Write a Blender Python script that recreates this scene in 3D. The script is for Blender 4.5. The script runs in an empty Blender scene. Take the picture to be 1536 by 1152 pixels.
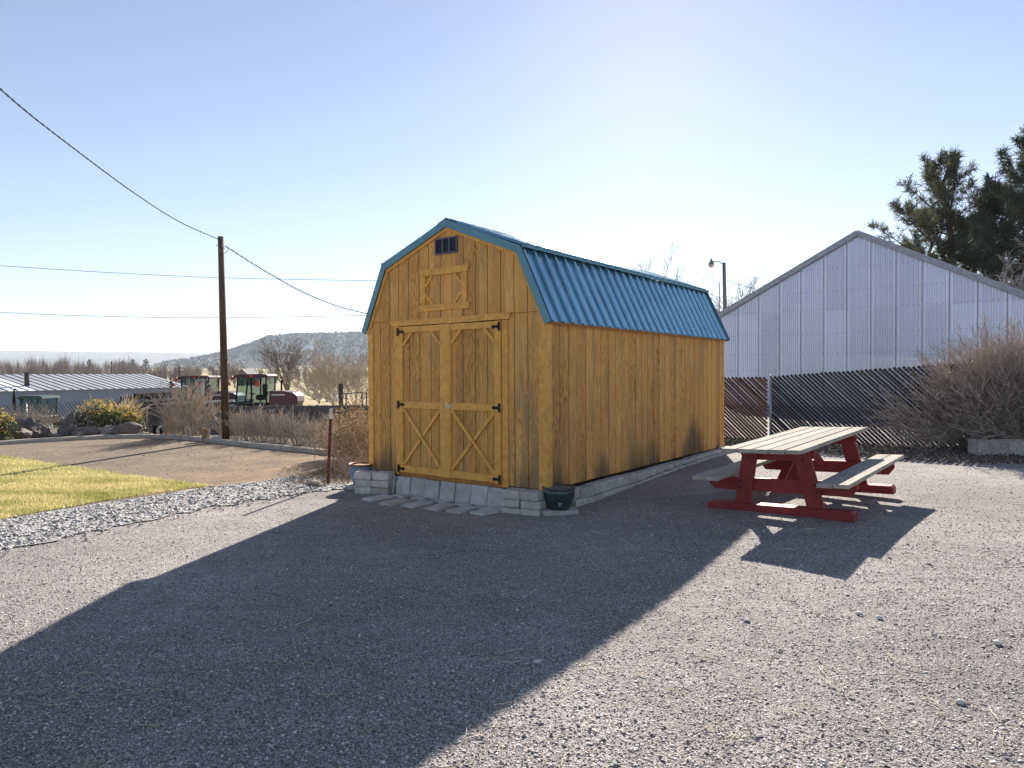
import bpy, math, random
import numpy as np
from mathutils import Vector as V, Matrix

random.seed(7); RNG = np.random.default_rng(7)
scene = bpy.context.scene
COL = scene.collection
rad = math.radians

# ---------------------------------------------------------------- camera
F, PITCH, ROLL, EYE = 1025.83, 0.0155, -0.0043, 1.642      # 1536-wide photograph
cp, sp = math.cos(PITCH), math.sin(PITCH)
c_fwd = V((0, cp, -sp)); _up = V((0, sp, cp)); _r = V((1, 0, 0))
c_right = math.cos(ROLL) * _r + math.sin(ROLL) * _up
c_up = -math.sin(ROLL) * _r + math.cos(ROLL) * _up
CAM = V((0, 0, EYE))
cam_d = bpy.data.cameras.new("camera"); cam = bpy.data.objects.new("camera", cam_d); COL.objects.link(cam)
cam_d.sensor_width = 36.0; cam_d.lens = F / 1536 * 36.0; cam_d.clip_start = 0.05; cam_d.clip_end = 30000
_m = Matrix((c_right, c_up, -c_fwd)).transposed().to_4x4(); _m.translation = CAM
cam.matrix_world = _m
scene.camera = cam

def at(px, py, Y):
    """world point seen at photo pixel (px, py), Y metres in front of the camera"""
    r = c_right * ((px - 768) / F) - c_up * ((py - 576) / F) + c_fwd
    return CAM + r * (Y / r.y)

# ---------------------------------------------------------------- light
HAZE = 1.3e-4
SUN_AZ, SUN_EL = rad(11.3), rad(26.5)
sd = bpy.data.lights.new("sun", 'SUN'); sd.energy = 4.6; sd.angle = rad(0.5); sd.color = (1.0, 0.93, 0.82)
so = bpy.data.objects.new("sun", sd); COL.objects.link(so)
_d = V((math.sin(SUN_AZ) * math.cos(SUN_EL), math.cos(SUN_AZ) * math.cos(SUN_EL), math.sin(SUN_EL)))
so.rotation_euler = _d.to_track_quat('Z', 'Y').to_euler()
so.location = (0, 0, 30)
w = bpy.data.worlds.new("World"); scene.world = w; w.use_nodes = True
nt = w.node_tree; bg = nt.nodes["Background"]
sky = nt.nodes.new("ShaderNodeTexSky"); sky.sky_type = 'NISHITA'; sky.sun_disc = False
sky.sun_elevation = SUN_EL; sky.sun_rotation = SUN_AZ
sky.altitude = 600; sky.air_density = 1.0; sky.dust_density = 0.13; sky.ozone_density = 1.6
hs = nt.nodes.new("ShaderNodeHueSaturation"); hs.inputs['Saturation'].default_value = .86; nt.links.new(sky.outputs[0], hs.inputs['Color'])
gm = nt.nodes.new("ShaderNodeMix"); gm.data_type = 'RGBA'; gm.blend_type = 'MULTIPLY'; gm.inputs[0].default_value = 1.; nt.links.new(hs.outputs[0], gm.inputs[6]); gm.inputs[7].default_value = (1.03, .965, 1.0, 1)
nt.links.new(gm.outputs[2], bg.inputs[0]); bg.inputs[1].default_value = 0.052   # slightly milky winter air
scene.view_settings.view_transform = 'Standard'; scene.view_settings.look = 'None'
scene.view_settings.exposure = 1.52; scene.view_settings.gamma = 1.0

# ---------------------------------------------------------------- mesh builder
class MB:
    def __init__(s): s.v = []; s.f = []; s.m = []
    def add(s, vs, fs):
        b = len(s.v); s.v.extend([tuple(p) for p in vs]); s.f.extend([tuple(b + i for i in f) for f in fs]); return s
    def box(s, lo, hi, M=None):
        x0, y0, z0 = lo; x1, y1, z1 = hi
        p = [(x0,y0,z0),(x1,y0,z0),(x1,y1,z0),(x0,y1,z0),(x0,y0,z1),(x1,y0,z1),(x1,y1,z1),(x0,y1,z1)]
        if M is not None: p = [M @ V(q) for q in p]
        return s.add(p, [(0,3,2,1),(4,5,6,7),(0,1,5,4),(1,2,6,5),(2,3,7,6),(3,0,4,7)])
    def cbox(s, lo, hi, c=0.01, M=None, jit=0, rng=None):
        """box with chamfered edges (24 verts)"""
        x0,y0,z0 = lo; x1,y1,z1 = hi; vs = []; idx = {}
        c = min(c, abs(x1-x0)*.45, abs(y1-y0)*.45, abs(z1-z0)*.45)
        X=(x0,x1); Y=(y0,y1); Z=(z0,z1); sg=(1,-1)
        for i in (0,1):
            for j in (0,1):
                for k in (0,1):
                    dx,dy,dz = sg[i]*c, sg[j]*c, sg[k]*c
                    for a,p in (('x',(X[i],Y[j]+dy,Z[k]+dz)),('y',(X[i]+dx,Y[j],Z[k]+dz)),('z',(X[i]+dx,Y[j]+dy,Z[k]))):
                        idx[(i,j,k,a)] = len(vs)
                        if jit: p = tuple(q + rng.uniform(-jit, jit) for q in p)
                        vs.append(V(p) if M is None else M @ V(p))
        g = lambda *a: idx[a]
        fs = []
        for i in (0,1): fs.append([g(i,0,0,'x'),g(i,1,0,'x'),g(i,1,1,'x'),g(i,0,1,'x')])
        for j in (0,1): fs.append([g(0,j,0,'y'),g(1,j,0,'y'),g(1,j,1,'y'),g(0,j,1,'y')])
        for k in (0,1): fs.append([g(0,0,k,'z'),g(1,0,k,'z'),g(1,1,k,'z'),g(0,1,k,'z')])
        for i in (0,1):
            for j in (0,1): fs.append([g(i,j,0,'x'),g(i,j,1,'x'),g(i,j,1,'y'),g(i,j,0,'y')])
        for i in (0,1):
            for k in (0,1): fs.append([g(i,0,k,'x'),g(i,1,k,'x'),g(i,1,k,'z'),g(i,0,k,'z')])
        for j in (0,1):
            for k in (0,1): fs.append([g(0,j,k,'y'),g(1,j,k,'y'),g(1,j,k,'z'),g(0,j,k,'z')])
        for i in (0,1):
            for j in (0,1):
                for k in (0,1): fs.append([g(i,j,k,'x'),g(i,j,k,'y'),g(i,j,k,'z')])
        cen = sum(vs, V((0,0,0))) / len(vs); out = []
        for f in fs:                       # convex: orient by centre
            a,b,d = vs[f[0]],vs[f[1]],vs[f[2]]; n = (b-a).cross(d-a); fc = sum((vs[q] for q in f), V((0,0,0)))/len(f)
            out.append(f if n.dot(fc-cen) > 0 else f[::-1])
        return s.add(vs, out)
    def bar(s, a, b, w, t, up=(0,0,1), c=0.004):
        """board from a to b, w wide along (dir x up), t thick along up"""
        a, b = V(a), V(b); d = b - a; L = d.length; x = d / L; z = V(up); z = (z - x*z.dot(x)).normalized(); y = z.cross(x)
        M = Matrix((x, y, z)).transposed().to_4x4(); M.translation = a
        return s.cbox((0,-w/2,-t/2),(L,w/2,t/2), c, M)
    def tube(s, path, r, n=6, cap=True):
        path = [V(p) for p in path]; k = len(path)
        if not hasattr(r, '__len__'): r = [r]*k
        ref = V((0.31,0.17,0.93)); b0 = len(s.v)
        d0 = (path[-1]-path[0])
        if abs(d0.normalized().dot(ref)) > .95: ref = V((1,0.1,0))
        for i,p in enumerate(path):
            d = (path[min(i+1,k-1)] - path[max(i-1,0)]).normalized()
            u = d.cross(ref).normalized(); v = d.cross(u)
            for j in range(n):
                a = 2*math.pi*j/n; s.v.append(tuple(p + u*(r[i]*math.cos(a)) + v*(r[i]*math.sin(a))))
        for i in range(k-1):
            for j in range(n):
                j2 = (j+1) % n; s.f.append((b0+i*n+j, b0+i*n+j2, b0+(i+1)*n+j2, b0+(i+1)*n+j))
        if cap:
            s.f.append(tuple(b0+j for j in range(n))[::-1]); s.f.append(tuple(b0+(k-1)*n+j for j in range(n)))
        return s
    def lathe(s, prof, n=32, M=None):
        b0 = len(s.v)
        for (r,z) in prof:
            for j in range(n):
                a = 2*math.pi*j/n; p = V((r*math.cos(a), r*math.sin(a), z)); s.v.append(tuple(M @ p if M is not None else p))
        for i in range(len(prof)-1):
            for j in range(n):
                j2=(j+1)%n; s.f.append((b0+i*n+j, b0+i*n+j2, b0+(i+1)*n+j2, b0+(i+1)*n+j))
        return s
    def prism(s, poly, ax, lo, hi, M=None):
        """polygon in the plane normal to axis ax ('x'/'y'/'z'), extruded lo..hi"""
        def P(a,b,t): return {'x':(t,a,b),'y':(a,t,b),'z':(a,b,t)}[ax]
        n=len(poly); vs=[P(a,b,lo) for a,b in poly]+[P(a,b,hi) for a,b in poly]
        if M is not None: vs=[M @ V(q) for q in vs]
        ar=sum(poly[i][0]*poly[(i+1)%n][1]-poly[(i+1)%n][0]*poly[i][1] for i in range(n))
        flip=(ar>0) ^ (ax=='y')
        A=tuple(range(n)); B=tuple(range(n,2*n))
        fs=[A[::-1],B] if flip else [A,B[::-1]]
        for i in range(n):
            j=(i+1)%n; q=(i,j,n+j,n+i); fs.append(q if flip else q[::-1])
        return s.add(vs,fs)
    def build(s, name, mat=None, parent=None, smooth=False, loc=None, M=None):
        me = bpy.data.meshes.new(name); me.from_pydata(s.v, [], s.f)
        if smooth: me.polygons.foreach_set('use_smooth', [True]*len(me.polygons))
        me.update()
        o = bpy.data.objects.new(name, me); COL.objects.link(o)
        if mat is not None: me.materials.append(mat)
        if parent is not None: o.parent = parent
        if loc is not None: o.location = loc
        return o

def np_mesh(name, verts, faces, mat, parent=None):
    """verts (n,3), faces (m,k) numpy -> mesh object"""
    me = bpy.data.meshes.new(name); k = faces.shape[1]
    me.vertices.add(len(verts)); me.vertices.foreach_set('co', verts.astype(np.float32).ravel())
    me.loops.add(faces.size); me.loops.foreach_set('vertex_index', faces.astype(np.int32).ravel())
    me.polygons.add(len(faces)); me.polygons.foreach_set('loop_start', np.arange(0, faces.size, k, dtype=np.int32))
    me.update(calc_edges=True); me.validate()
    o = bpy.data.objects.new(name, me); COL.objects.link(o); me.materials.append(mat)
    if parent is not None: o.parent = parent
    return o

def tag(o, label=None, cat=None, group=None, kind=None):
    if label: o['label'] = label
    if cat: o['category'] = cat
    if group: o['group'] = group
    if kind: o['kind'] = kind
    return o
def thing(name, loc, label, cat, group=None, rz=0.0):
    o = bpy.data.objects.new(name, None); COL.objects.link(o); o.empty_display_size = .2
    o.location = loc; o.rotation_euler = (0, 0, rz)
    return tag(o, label, cat, group)
def copy_tree(o, parent=None):
    c = o.copy(); COL.objects.link(c)
    if parent is not None: c.parent = parent
    for ch in [q for q in bpy.data.objects if q.parent == o]: copy_tree(ch, c)
    return c

def ss(a, b, x):
    t = np.clip((np.asarray(x, float) - a) / (b - a), 0, 1); return t*t*(3-2*t)
def zg(x, y):
    """height of the ground"""
    x = np.asarray(x, float); y = np.asarray(y, float)
    rise = .16*ss(.0, 3.4, x)*ss(2.6, 7.2, y)
    m = ss(-1, 9, x)*(1 - ss(60, 120, y))
    drop = -2.5*ss(20.5, 38, y)*(1 - m)
    far = 20*ss(300, 1700, y)
    return rise*(1-ss(60,120,y)) + drop + far
def zgf(x, y): return float(zg(x, y))

# ---------------------------------------------------------------- materials
class N:
    """small node-graph helper"""
    def __init__(s, name):
        s.m = bpy.data.materials.new(name); s.m.use_nodes = True; s.t = s.m.node_tree; s.b = s.t.nodes["Principled BSDF"]
        s.co = s.t.nodes.new("ShaderNodeTexCoord"); s.geo = None
    def new(s, typ, **kw):
        n = s.t.nodes.new(typ)
        for k, v in kw.items(): setattr(n, k, v)
        return n
    def put(s, sock, val):
        if isinstance(val, bpy.types.NodeSocket): s.t.links.new(val, sock)
        elif hasattr(val, '__len__') and len(val) == 3 and sock.type == 'RGBA': sock.default_value = (*val, 1)
        else: sock.default_value = val
    def obj(s): return s.co.outputs['Object']
    def pos(s):
        if s.geo is None: s.geo = s.new("ShaderNodeNewGeometry")
        return s.geo.outputs['Position']
    def island(s):
        if s.geo is None: s.geo = s.new("ShaderNodeNewGeometry")
        return s.geo.outputs['Random Per Island']
    def objrand(s): return s.new("ShaderNodeObjectInfo").outputs['Random']
    def scale(s, vec, sc, loc=(0,0,0)):
        n = s.new("ShaderNodeMapping"); s.put(n.inputs['Vector'], vec); n.inputs['Scale'].default_value = sc; n.inputs['Location'].default_value = loc; return n.outputs[0]
    def noise(s, vec, sc=5., det=3., rough=.55, dist=0.):
        n = s.new("ShaderNodeTexNoise"); s.put(n.inputs['Vector'], vec); n.inputs['Scale'].default_value = sc
        n.inputs['Detail'].default_value = det; n.inputs['Roughness'].default_value = rough; n.inputs['Distortion'].default_value = dist
        return n.outputs['Fac']
    def voro(s, vec, sc=5., feat='F1', out='Distance', rnd=1.0):
        n = s.new("ShaderNodeTexVoronoi"); n.feature = feat; s.put(n.inputs['Vector'], vec); n.inputs['Scale'].default_value = sc
        n.inputs['Randomness'].default_value = rnd; return n.outputs[out]
    def math(s, op, a, b=0., c=0., clamp=False):
        n = s.new("ShaderNodeMath"); n.operation = op; n.use_clamp = clamp
        s.put(n.inputs[0], a); s.put(n.inputs[1], b); s.put(n.inputs[2], c); return n.outputs[0]
    def mix(s, f, a, b, blend='MIX'):
        n = s.new("ShaderNodeMix"); n.data_type = 'RGBA'; n.blend_type = blend; n.clamp_factor = True
        s.put(n.inputs[0], f); s.put(n.inputs[6], a); s.put(n.inputs[7], b); return n.outputs[2]
    def ramp(s, f, stops):
        n = s.new("ShaderNodeValToRGB"); s.put(n.inputs[0], f); r = n.color_ramp
        while len(r.elements) < len(stops): r.elements.new(.5)
        for e, (p, c) in zip(r.elements, stops): e.position = p; e.color = (*c, 1) if len(c) == 3 else c
        return n.outputs[0]
    def range(s, f, a, b, c=0., d=1.):
        n = s.new("ShaderNodeMapRange"); s.put(n.inputs[0], f); n.clamp = True
        for i, v in enumerate((a, b, c, d)): n.inputs[i+1].default_value = v
        return n.outputs[0]
    def sep(s, vec):
        n = s.new("ShaderNodeSeparateXYZ"); s.put(n.inputs[0], vec); return n.outputs
    def bump(s, h, strength=.3, dist=.01, prev=None):
        n = s.new("ShaderNodeBump"); s.put(n.inputs['Height'], h); n.inputs['Strength'].default_value = strength; n.inputs['Distance'].default_value = dist
        if prev is not None: s.put(n.inputs['Normal'], prev)
        return n.outputs[0]
    def done(s, col, rough=.7, metal=0., spec=.3, normal=None, trans=None):
        s.put(s.b.inputs['Base Color'], col); s.put(s.b.inputs['Roughness'], rough); s.put(s.b.inputs['Metallic'], metal)
        s.b.inputs['Specular IOR Level'].default_value = spec
        if normal is not None: s.put(s.b.inputs['Normal'], normal)
        if trans:     # thin leaves and slats let some light through
            tr = s.new("ShaderNodeBsdfTranslucent"); s.put(tr.inputs[0], col)
            mx = s.new("ShaderNodeMixShader"); mx.inputs[0].default_value = trans
            s.t.links.new(s.b.outputs[0], mx.inputs[1]); s.t.links.new(tr.outputs[0], mx.inputs[2])
            s.t.links.new(mx.outputs[0], s.t.nodes['Material Output'].inputs[0])
        return s.m

def plain(name, col, rough=.7, metal=0., spec=.3, var=.25, sc=6., stretch=(1,1,1), col2=None, bump=.0, bsc=40., trans=None, island=0., space='obj', orand=0.):
    n = N(name); vec = n.scale(n.obj() if space == 'obj' else n.pos(), stretch)
    f = n.noise(vec, sc, 5., .6)
    a = tuple(c*(1-var) for c in col); b = col2 if col2 else tuple(min(1, c*(1+var)) for c in col)
    c = n.mix(n.range(f, .3, .7), a, b)
    if island:
        k = n.range(n.island(), 0, 1, 1-island, 1+island)
        c = n.mix(1., c, k, 'MULTIPLY')
    if orand:
        c = n.mix(1., c, n.range(n.objrand(), 0, 1, 1-orand, 1+orand), 'MULTIPLY')
    nm = n.bump(n.noise(vec, bsc, 4., .6), bump, .01) if bump else None
    return n.done(c, rough, metal, spec, nm, trans)

MT = {}
def wood_siding(name, axis, stain=True, light=1.0):
    """golden stained plywood: rotary-cut grain running up the boards, boards 0.2 m wide"""
    n = N(name); o = n.obj(); X = n.sep(o); u = X[axis]; z = X[2]
    board = n.math('FLOOR', n.math('DIVIDE', n.math('ADD', u, 50.07), .2))
    wn = n.new("ShaderNodeTexWhiteNoise"); wn.noise_dimensions = '1D'; n.put(wn.inputs['W'], board); rnd = wn.outputs[0]
    cx = n.new("ShaderNodeCombineXYZ"); n.put(cx.inputs[0], n.math('MULTIPLY', u, 5.0)); n.put(cx.inputs[1], n.math('MULTIPLY', rnd, 37.)); n.put(cx.inputs[2], n.math('MULTIPLY', z, .85))
    base = n.noise(cx.outputs[0], 1.6, 2.0, .45, .35)
    rings = n.math('SINE', n.math('MULTIPLY', base, 70.))
    rings = n.range(rings, -.1, .95)
    cf = n.new("ShaderNodeCombineXYZ"); n.put(cf.inputs[0], n.math('MULTIPLY', u, 90.)); n.put(cf.inputs[1], n.math('MULTIPLY', rnd, 11.)); n.put(cf.inputs[2], n.math('MULTIPLY', z, 4.5))
    fine = n.noise(cf.outputs[0], 1.0, 4., .65)
    patch = n.noise(n.scale(o, (1.3,1.3,.5)), 1.2, 3., .6)
    amt = n.math('MULTIPLY', n.range(patch, .40, .62, .12, .95), n.range(rnd, .1, .9, .45, 1.1))
    L = light
    c = n.mix(n.range(fine, .28, .72), (.60*L,.285*L,.062*L), (.92*L,.52*L,.17*L))
    c = n.mix(n.math('MULTIPLY', rings, amt), c, (.30*L,.125*L,.026*L))
    c = n.mix(n.range(rnd, 0, 1, 0, .5), c, (.42*L,.195*L,.055*L))
    olive = n.noise(n.scale(o, (5.,5.,.8), (7.3,2.1,4.)), 1.0, 5., .65)
    c = n.mix(n.range(olive, .50, .68, 0, .5), c, (.30,.225,.105))
    pale = n.noise(n.scale(o, (7.,7.,1.3), (1.3,9.1,2.)), 1.0, 4., .6)
    c = n.mix(n.range(pale, .56, .72, 0, .45), c, (.86,.58,.27))
    if stain:
        mould = n.noise(n.scale(o, (2.4,2.4,1.1)), 1.0, 4., .6)
        wide = n.noise(n.scale(o, (.9,.9,.2), (3.1,1.7,0)), 1.0, 2., .5)
        lvl = n.math('ADD', n.math('MULTIPLY', mould, .55), n.math('ADD', n.math('MULTIPLY', wide, 1.9), n.math('MULTIPLY', rnd, .34)))
        lvl = n.math('SUBTRACT', lvl, n.math('ADD', n.math('MULTIPLY', z, .95), 0.93 if axis else 1.08))
        c = n.mix(n.range(lvl, -.10, .28, 0, .78), c, (.10,.08,.055))
        if axis == 0:   # grey-green weathering right of the doors
            wr = n.math('MULTIPLY', n.range(u, 1.0, 1.12), n.range(z, 2.35, 1.2, 0, 1))
            wr = n.math('MULTIPLY', wr, n.range(n.noise(n.scale(o, (6,6,.9)), 1.4, 3.), .42, .6))
            c = n.mix(n.math('MULTIPLY', wr, .65), c, (.22,.19,.12))
    nm = n.bump(n.math('ADD', n.math('MULTIPLY', rings, .5), fine), .35, .003)
    return n.done(c, .72, 0, .25, nm)
MT['siding_f'] = wood_siding('stained_siding_front', 0)
MT['siding_s'] = wood_siding('stained_siding_side', 1)
MT['siding_d'] = wood_siding('stained_siding_door', 0, False, .92)
def trim_wood(name, col):
    n = N(name); o = n.obj()
    f = n.noise(n.scale(o, (9,9,9)), 1.2, 5., .65); g = n.noise(n.scale(o, (40,40,6)), 1., 3., .6)
    c = n.mix(n.range(f, .3, .7), tuple(q*.78 for q in col), tuple(q*1.18 for q in col))
    c = n.mix(n.range(g, .62, .8, 0, .6), c, tuple(q*.45 for q in col))
    return n.done(c, .65, 0, .3, n.bump(g, .3, .003))
MT['trim'] = trim_wood('stained_trim', (.74,.385,.092))
MT['trim_dark'] = trim_wood('stained_sill', (.44,.20,.05))
MT['gap'] = plain('dark_backing', (.035,.02,.01), .9)
def painted_metal(name, col, rough=.17, metal=.8):
    n = N(name); o = n.obj()
    f = n.noise(o, 3., 5., .65); d = n.noise(o, 60., 3., .6)
    c = n.mix(n.range(f, .3, .7), tuple(q*.82 for q in col), tuple(q*1.15 for q in col))
    c = n.mix(n.range(d, .72, .86, 0, .12), c, (.4,.42,.42))
    return n.done(c, n.range(f, .3, .7, rough-.06, rough+.12), metal, .5, n.bump(f, .05, .01))
MT['teal'] = painted_metal('teal_steel', (.24,.44,.55))
MT['teal_trim'] = painted_metal('teal_trim', (.13,.27,.33), .42)
MT['black_iron'] = plain('black_iron', (.015,.015,.017), .55, .4, .4)
MT['silver'] = plain('zinc_plate', (.6,.6,.6), .35, .8)
MT['vent'] = plain('vent_plastic', (.10,.10,.14), .5)
MT['vent_dark'] = plain('vent_mesh', (.02,.022,.04), .6)
def concrete(name, col, orand=.12):
    n = N(name); o = n.obj(); rn = n.objrand()
    sh = n.new("ShaderNodeVectorMath"); sh.operation = 'ADD'; n.put(sh.inputs[0], o)
    cx = n.new("ShaderNodeCombineXYZ"); n.put(cx.inputs[0], n.math('MULTIPLY', rn, 31.)); n.put(sh.inputs[1], cx.outputs[0]); o = sh.outputs[0]
    f = n.noise(o, 9., 5., .65); g = n.noise(o, 140., 3., .7); p = n.noise(o, 3., 2.)
    c = n.mix(n.range(f, .3, .7), tuple(q*.75 for q in col), tuple(min(1,q*1.2) for q in col))
    c = n.mix(n.range(g, .55, .75, 0, .6), c, tuple(q*.5 for q in col))
    c = n.mix(n.range(p, .5, .75, 0, .45), c, (col[0]*.7, col[1]*.62, col[2]*.5))
    c = n.mix(1., c, n.range(rn, 0, 1, 1-orand, 1+orand), 'MULTIPLY')
    return n.done(c, .92, 0, .15, n.bump(n.math('ADD', g, n.math('MULTIPLY', f, .8)), .6, .006))
MT['block'] = concrete('split_concrete_block', (.52,.495,.46))
MT['slab'] = concrete('riser_slab', (.47,.46,.46))
MT['paver'] = concrete('stepping_paver', (.54,.525,.52))
MT['kerb'] = concrete('kerb_concrete', (.43,.385,.33), 0)
MT['slate'] = concrete('flat_stone', (.45,.42,.40))
MT['planter_block'] = concrete('pale_block', (.52,.50,.46))
def glaze(name, a, b):
    n = N(name); o = n.obj(); f = n.noise(n.scale(o, (1,1,.6)), 9., 5., .65)
    return n.done(n.mix(n.range(f,.3,.7), a, b), .16, 0, .5, n.bump(f, .08, .01))
MT['glaze_dark'] = glaze('dark_green_glaze', (.022,.034,.034), (.05,.07,.068))
MT['glaze_blue'] = glaze('blue_glaze', (.07,.12,.19), (.13,.20,.28))
MT['rim'] = plain('pot_rim', (.16,.10,.075), .45)
MT['pot_mark'] = plain('pot_mark', (.55,.55,.5), .4)
MT['soil'] = plain('potting_soil', (.24,.20,.17), .95, bump=.6, bsc=90)
MT['rust_pot'] = plain('terracotta_inside', (.40,.22,.12), .9)
# --- ground
def gravel(name, cols, sc=75., big=(.9,1.1), bumpd=.012, tint=None, warp=.4):
    n = N(name); p = n.pos()
    w_ = n.new("ShaderNodeVectorMath"); w_.operation='ADD'; n.put(w_.inputs[0], p)
    nz = n.new("ShaderNodeTexNoise"); n.put(nz.inputs['Vector'], p); nz.inputs['Scale'].default_value = sc*.8
    s_ = n.new("ShaderNodeVectorMath"); s_.operation='SCALE'; n.put(s_.inputs[0], nz.outputs['Color']); s_.inputs['Scale'].default_value = warp/sc
    n.put(w_.inputs[1], s_.outputs[0]); q = w_.outputs[0]
    vc = n.voro(q, sc, 'F1', 'Color'); vd = n.voro(q, sc, 'F1', 'Distance'); v2 = n.voro(q, sc*2.3, 'F1', 'Color')
    r = n.sep(vc)[0]; r2 = n.sep(v2)[1]
    c = n.ramp(n.math('ADD', n.math('MULTIPLY', r, .65), n.math('MULTIPLY', r2, .35)), cols)
    c = n.mix(n.range(vd, .35, .75, 0, .75), c, tuple(x*.75 for x in cols[0][1]))
    L = n.noise(p, .45, 4., .6); L2 = n.noise(n.scale(p,(1,2.2,1)), 2.2, 4., .65)
    k = n.math('MULTIPLY', n.range(L, .3, .7, *big), n.range(L2, .3, .7, .86, 1.1))
    c = n.mix(1., c, k, 'MULTIPLY')
    if tint: c = n.mix(n.range(n.noise(p, .8, 3.), .5, .72, 0, .5), c, tint)
    h = n.math('ADD', n.math('MULTIPLY', n.math('SUBTRACT', 1., vd), 1.), n.math('MULTIPLY', r, .5))
    nm = n.bump(h, .4, bumpd*.6)
    nm = n.bump(L2, .35, .04, nm)
    return n.done(c, .93, 0, .12, nm), n
GC = [(0., (.13,.116,.114)), (.35, (.295,.267,.26)), (.62, (.455,.42,.405)), (.85, (.62,.585,.57)), (1., (.80,.77,.75))]
MT['gravel'], _ = gravel('yard_gravel', GC, 120., (.70,1.14))
MT['strip'], _ = gravel('crushed_rock', [(0.,(.17,.165,.165)),(.4,(.34,.33,.325)),(.75,(.50,.49,.485)),(1.,(.72,.71,.70))], 30., bumpd=.03)
def stones(name, cols, rough=.85):
    n = N(name); c = n.ramp(n.island(), cols); f = n.noise(n.pos(), 160., 2.)
    c = n.mix(1., c, n.range(f, .3, .7, .8, 1.15), 'MULTIPLY')
    return n.done(c, rough, 0, .25)
MT['pebble'] = stones('loose_pebbles', GC)
MT['rockchip'] = stones('loose_rock_chips', [(0.,(.14,.138,.14)),(.35,(.31,.30,.30)),(.7,(.50,.49,.48)),(1.,(.75,.74,.73))])
MT['straw'] = stones('dry_straw', [(0.,(.30,.24,.16)),(.6,(.48,.40,.28)),(1.,(.62,.55,.42))])
def dirt():
    n = N('bare_dirt'); p = n.pos()
    a = n.noise(p, 1.3, 5., .65); b = n.noise(n.scale(p,(1,2.5,1)), 9., 5., .7); s = n.noise(p, 55., 3., .7)
    c = n.mix(n.range(a,.3,.7), (.20,.155,.12), (.305,.24,.18))
    c = n.mix(n.range(b,.46,.66,0,.7), c, (.12,.095,.075))
    orange = n.math('MULTIPLY', n.range(n.sep(p)[0], -6.5, -4.2), n.range(a,.4,.6))
    c = n.mix(n.math('MULTIPLY', orange, .5), c, (.36,.235,.145))
    c = n.mix(n.range(s,.62,.75,0,.5), c, (.10,.08,.06))
    c = n.mix(n.range(s,.2,.36,.45,0), c, (.50,.41,.31))
    return n.done(c, .95, 0, .1, n.bump(n.math('ADD', b, n.math('MULTIPLY', s, .6)), .9, .03))
MT['dirt'] = dirt()
def lawn():
    n = N('winter_lawn'); p = n.pos()
    a = n.noise(n.scale(p,(.6,1.6,1)), 1.1, 4., .6); s = n.noise(p, 70., 3., .7)
    c = n.mix(n.range(a,.30,.56), (.24,.24,.055), (.52,.45,.20))
    c = n.mix(n.range(s,.35,.65,0,.6), c, (.10,.115,.02))
    return n.done(c, .9, 0, .1, n.bump(s, .9, .02))
MT['lawn'] = lawn()
def blades():
    n = N('grass_blades'); p = n.pos(); a = n.noise(n.scale(p,(.6,1.6,1)), 1.1, 4., .6)
    c = n.mix(n.range(a,.30,.56), (.27,.28,.06), (.62,.54,.26))
    c = n.mix(1., c, n.range(n.island(),0,1,.65,1.3), 'MULTIPLY')
    return n.done(c, .7, 0, .2, None, .45)
MT['blades'] = blades()
def field():
    n = N('dry_field'); p = n.pos(); Y = n.sep(p)[1]
    a = n.noise(n.scale(p,(.25,1.,1)), .02, 5., .65); b = n.noise(p, .35, 5., .7); s = n.noise(p, 14., 4., .7)
    near = n.mix(n.range(b,.35,.65), (.20,.165,.115), (.31,.255,.17))
    near = n.mix(n.range(s,.45,.7,0,.6), near, (.13,.11,.08))
    far = n.mix(n.range(a,.4,.6), (.42,.345,.19), (.34,.27,.155))
    return n.done(n.mix(n.range(Y, 30, 75), near, far), .95, 0, .1, n.bump(s, .6, .05))
MT['field'] = field()
MT['litter_soil'] = plain('leaf_mould', (.085,.066,.05), .95, var=.5, sc=30, bump=.9, bsc=60, space='pos')
MT['dead_leaf'] = stones('dead_leaves', [(0.,(.06,.045,.035)),(.5,(.15,.115,.085)),(.85,(.27,.21,.15)),(1.,(.45,.38,.29))])

# ---------------------------------------------------------------- ground
def axis_coords(lo, hi, step, far_lo, far_hi, g=1.18):
    c = list(np.arange(lo, hi + 1e-6, step)); s = step
    x = hi
    while x < far_hi: s *= g; x += s; c.append(min(x, far_hi))
    s = step; x = lo; pre = []
    while x > far_lo: s *= g; x -= s; pre.append(max(x, far_lo))
    return np.array(pre[::-1] + c)
def inside(poly, x, y):
    r = np.zeros(np.shape(x), bool); n = len(poly)
    for i in range(n):
        x0,y0 = poly[i]; x1,y1 = poly[(i+1)%n]
        c = ((y0 > y) != (y1 > y)) & (x < (x1-x0)*(y-y0)/((y1-y0) if y1!=y0 else 1e-9) + x0)
        r ^= c
    return r
xs = axis_coords(-30, 24, .5, -9000, 9000); ys = axis_coords(-12, 48, .5, -300, 9000)
gx, gy = np.meshgrid(xs, ys); gz = zg(gx, gy)
nx, ny = len(xs), len(ys)
I = np.arange(nx*ny).reshape(ny, nx)
fq = np.stack([I[:-1,:-1], I[:-1,1:], I[1:,1:], I[1:,:-1]], -1).reshape(-1,4)
ground = np_mesh('ground', np.stack([gx,gy,gz],-1).reshape(-1,3), fq, MT['gravel']); tag(ground, kind='structure')
ground.data.materials.append(MT['field'])
fcx = gx[:-1,:-1].ravel()+.25; fcy = gy[:-1,:-1].ravel()+.25
yard = (fcy < 14.5+ .0*fcx) | ((fcx > 1.0) & (fcy < 46) & (fcx < 40)); yard &= (fcx > -40)
ground.data.polygons.foreach_set('material_index', (~yard).astype(np.int32)); ground.data.update()

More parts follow.
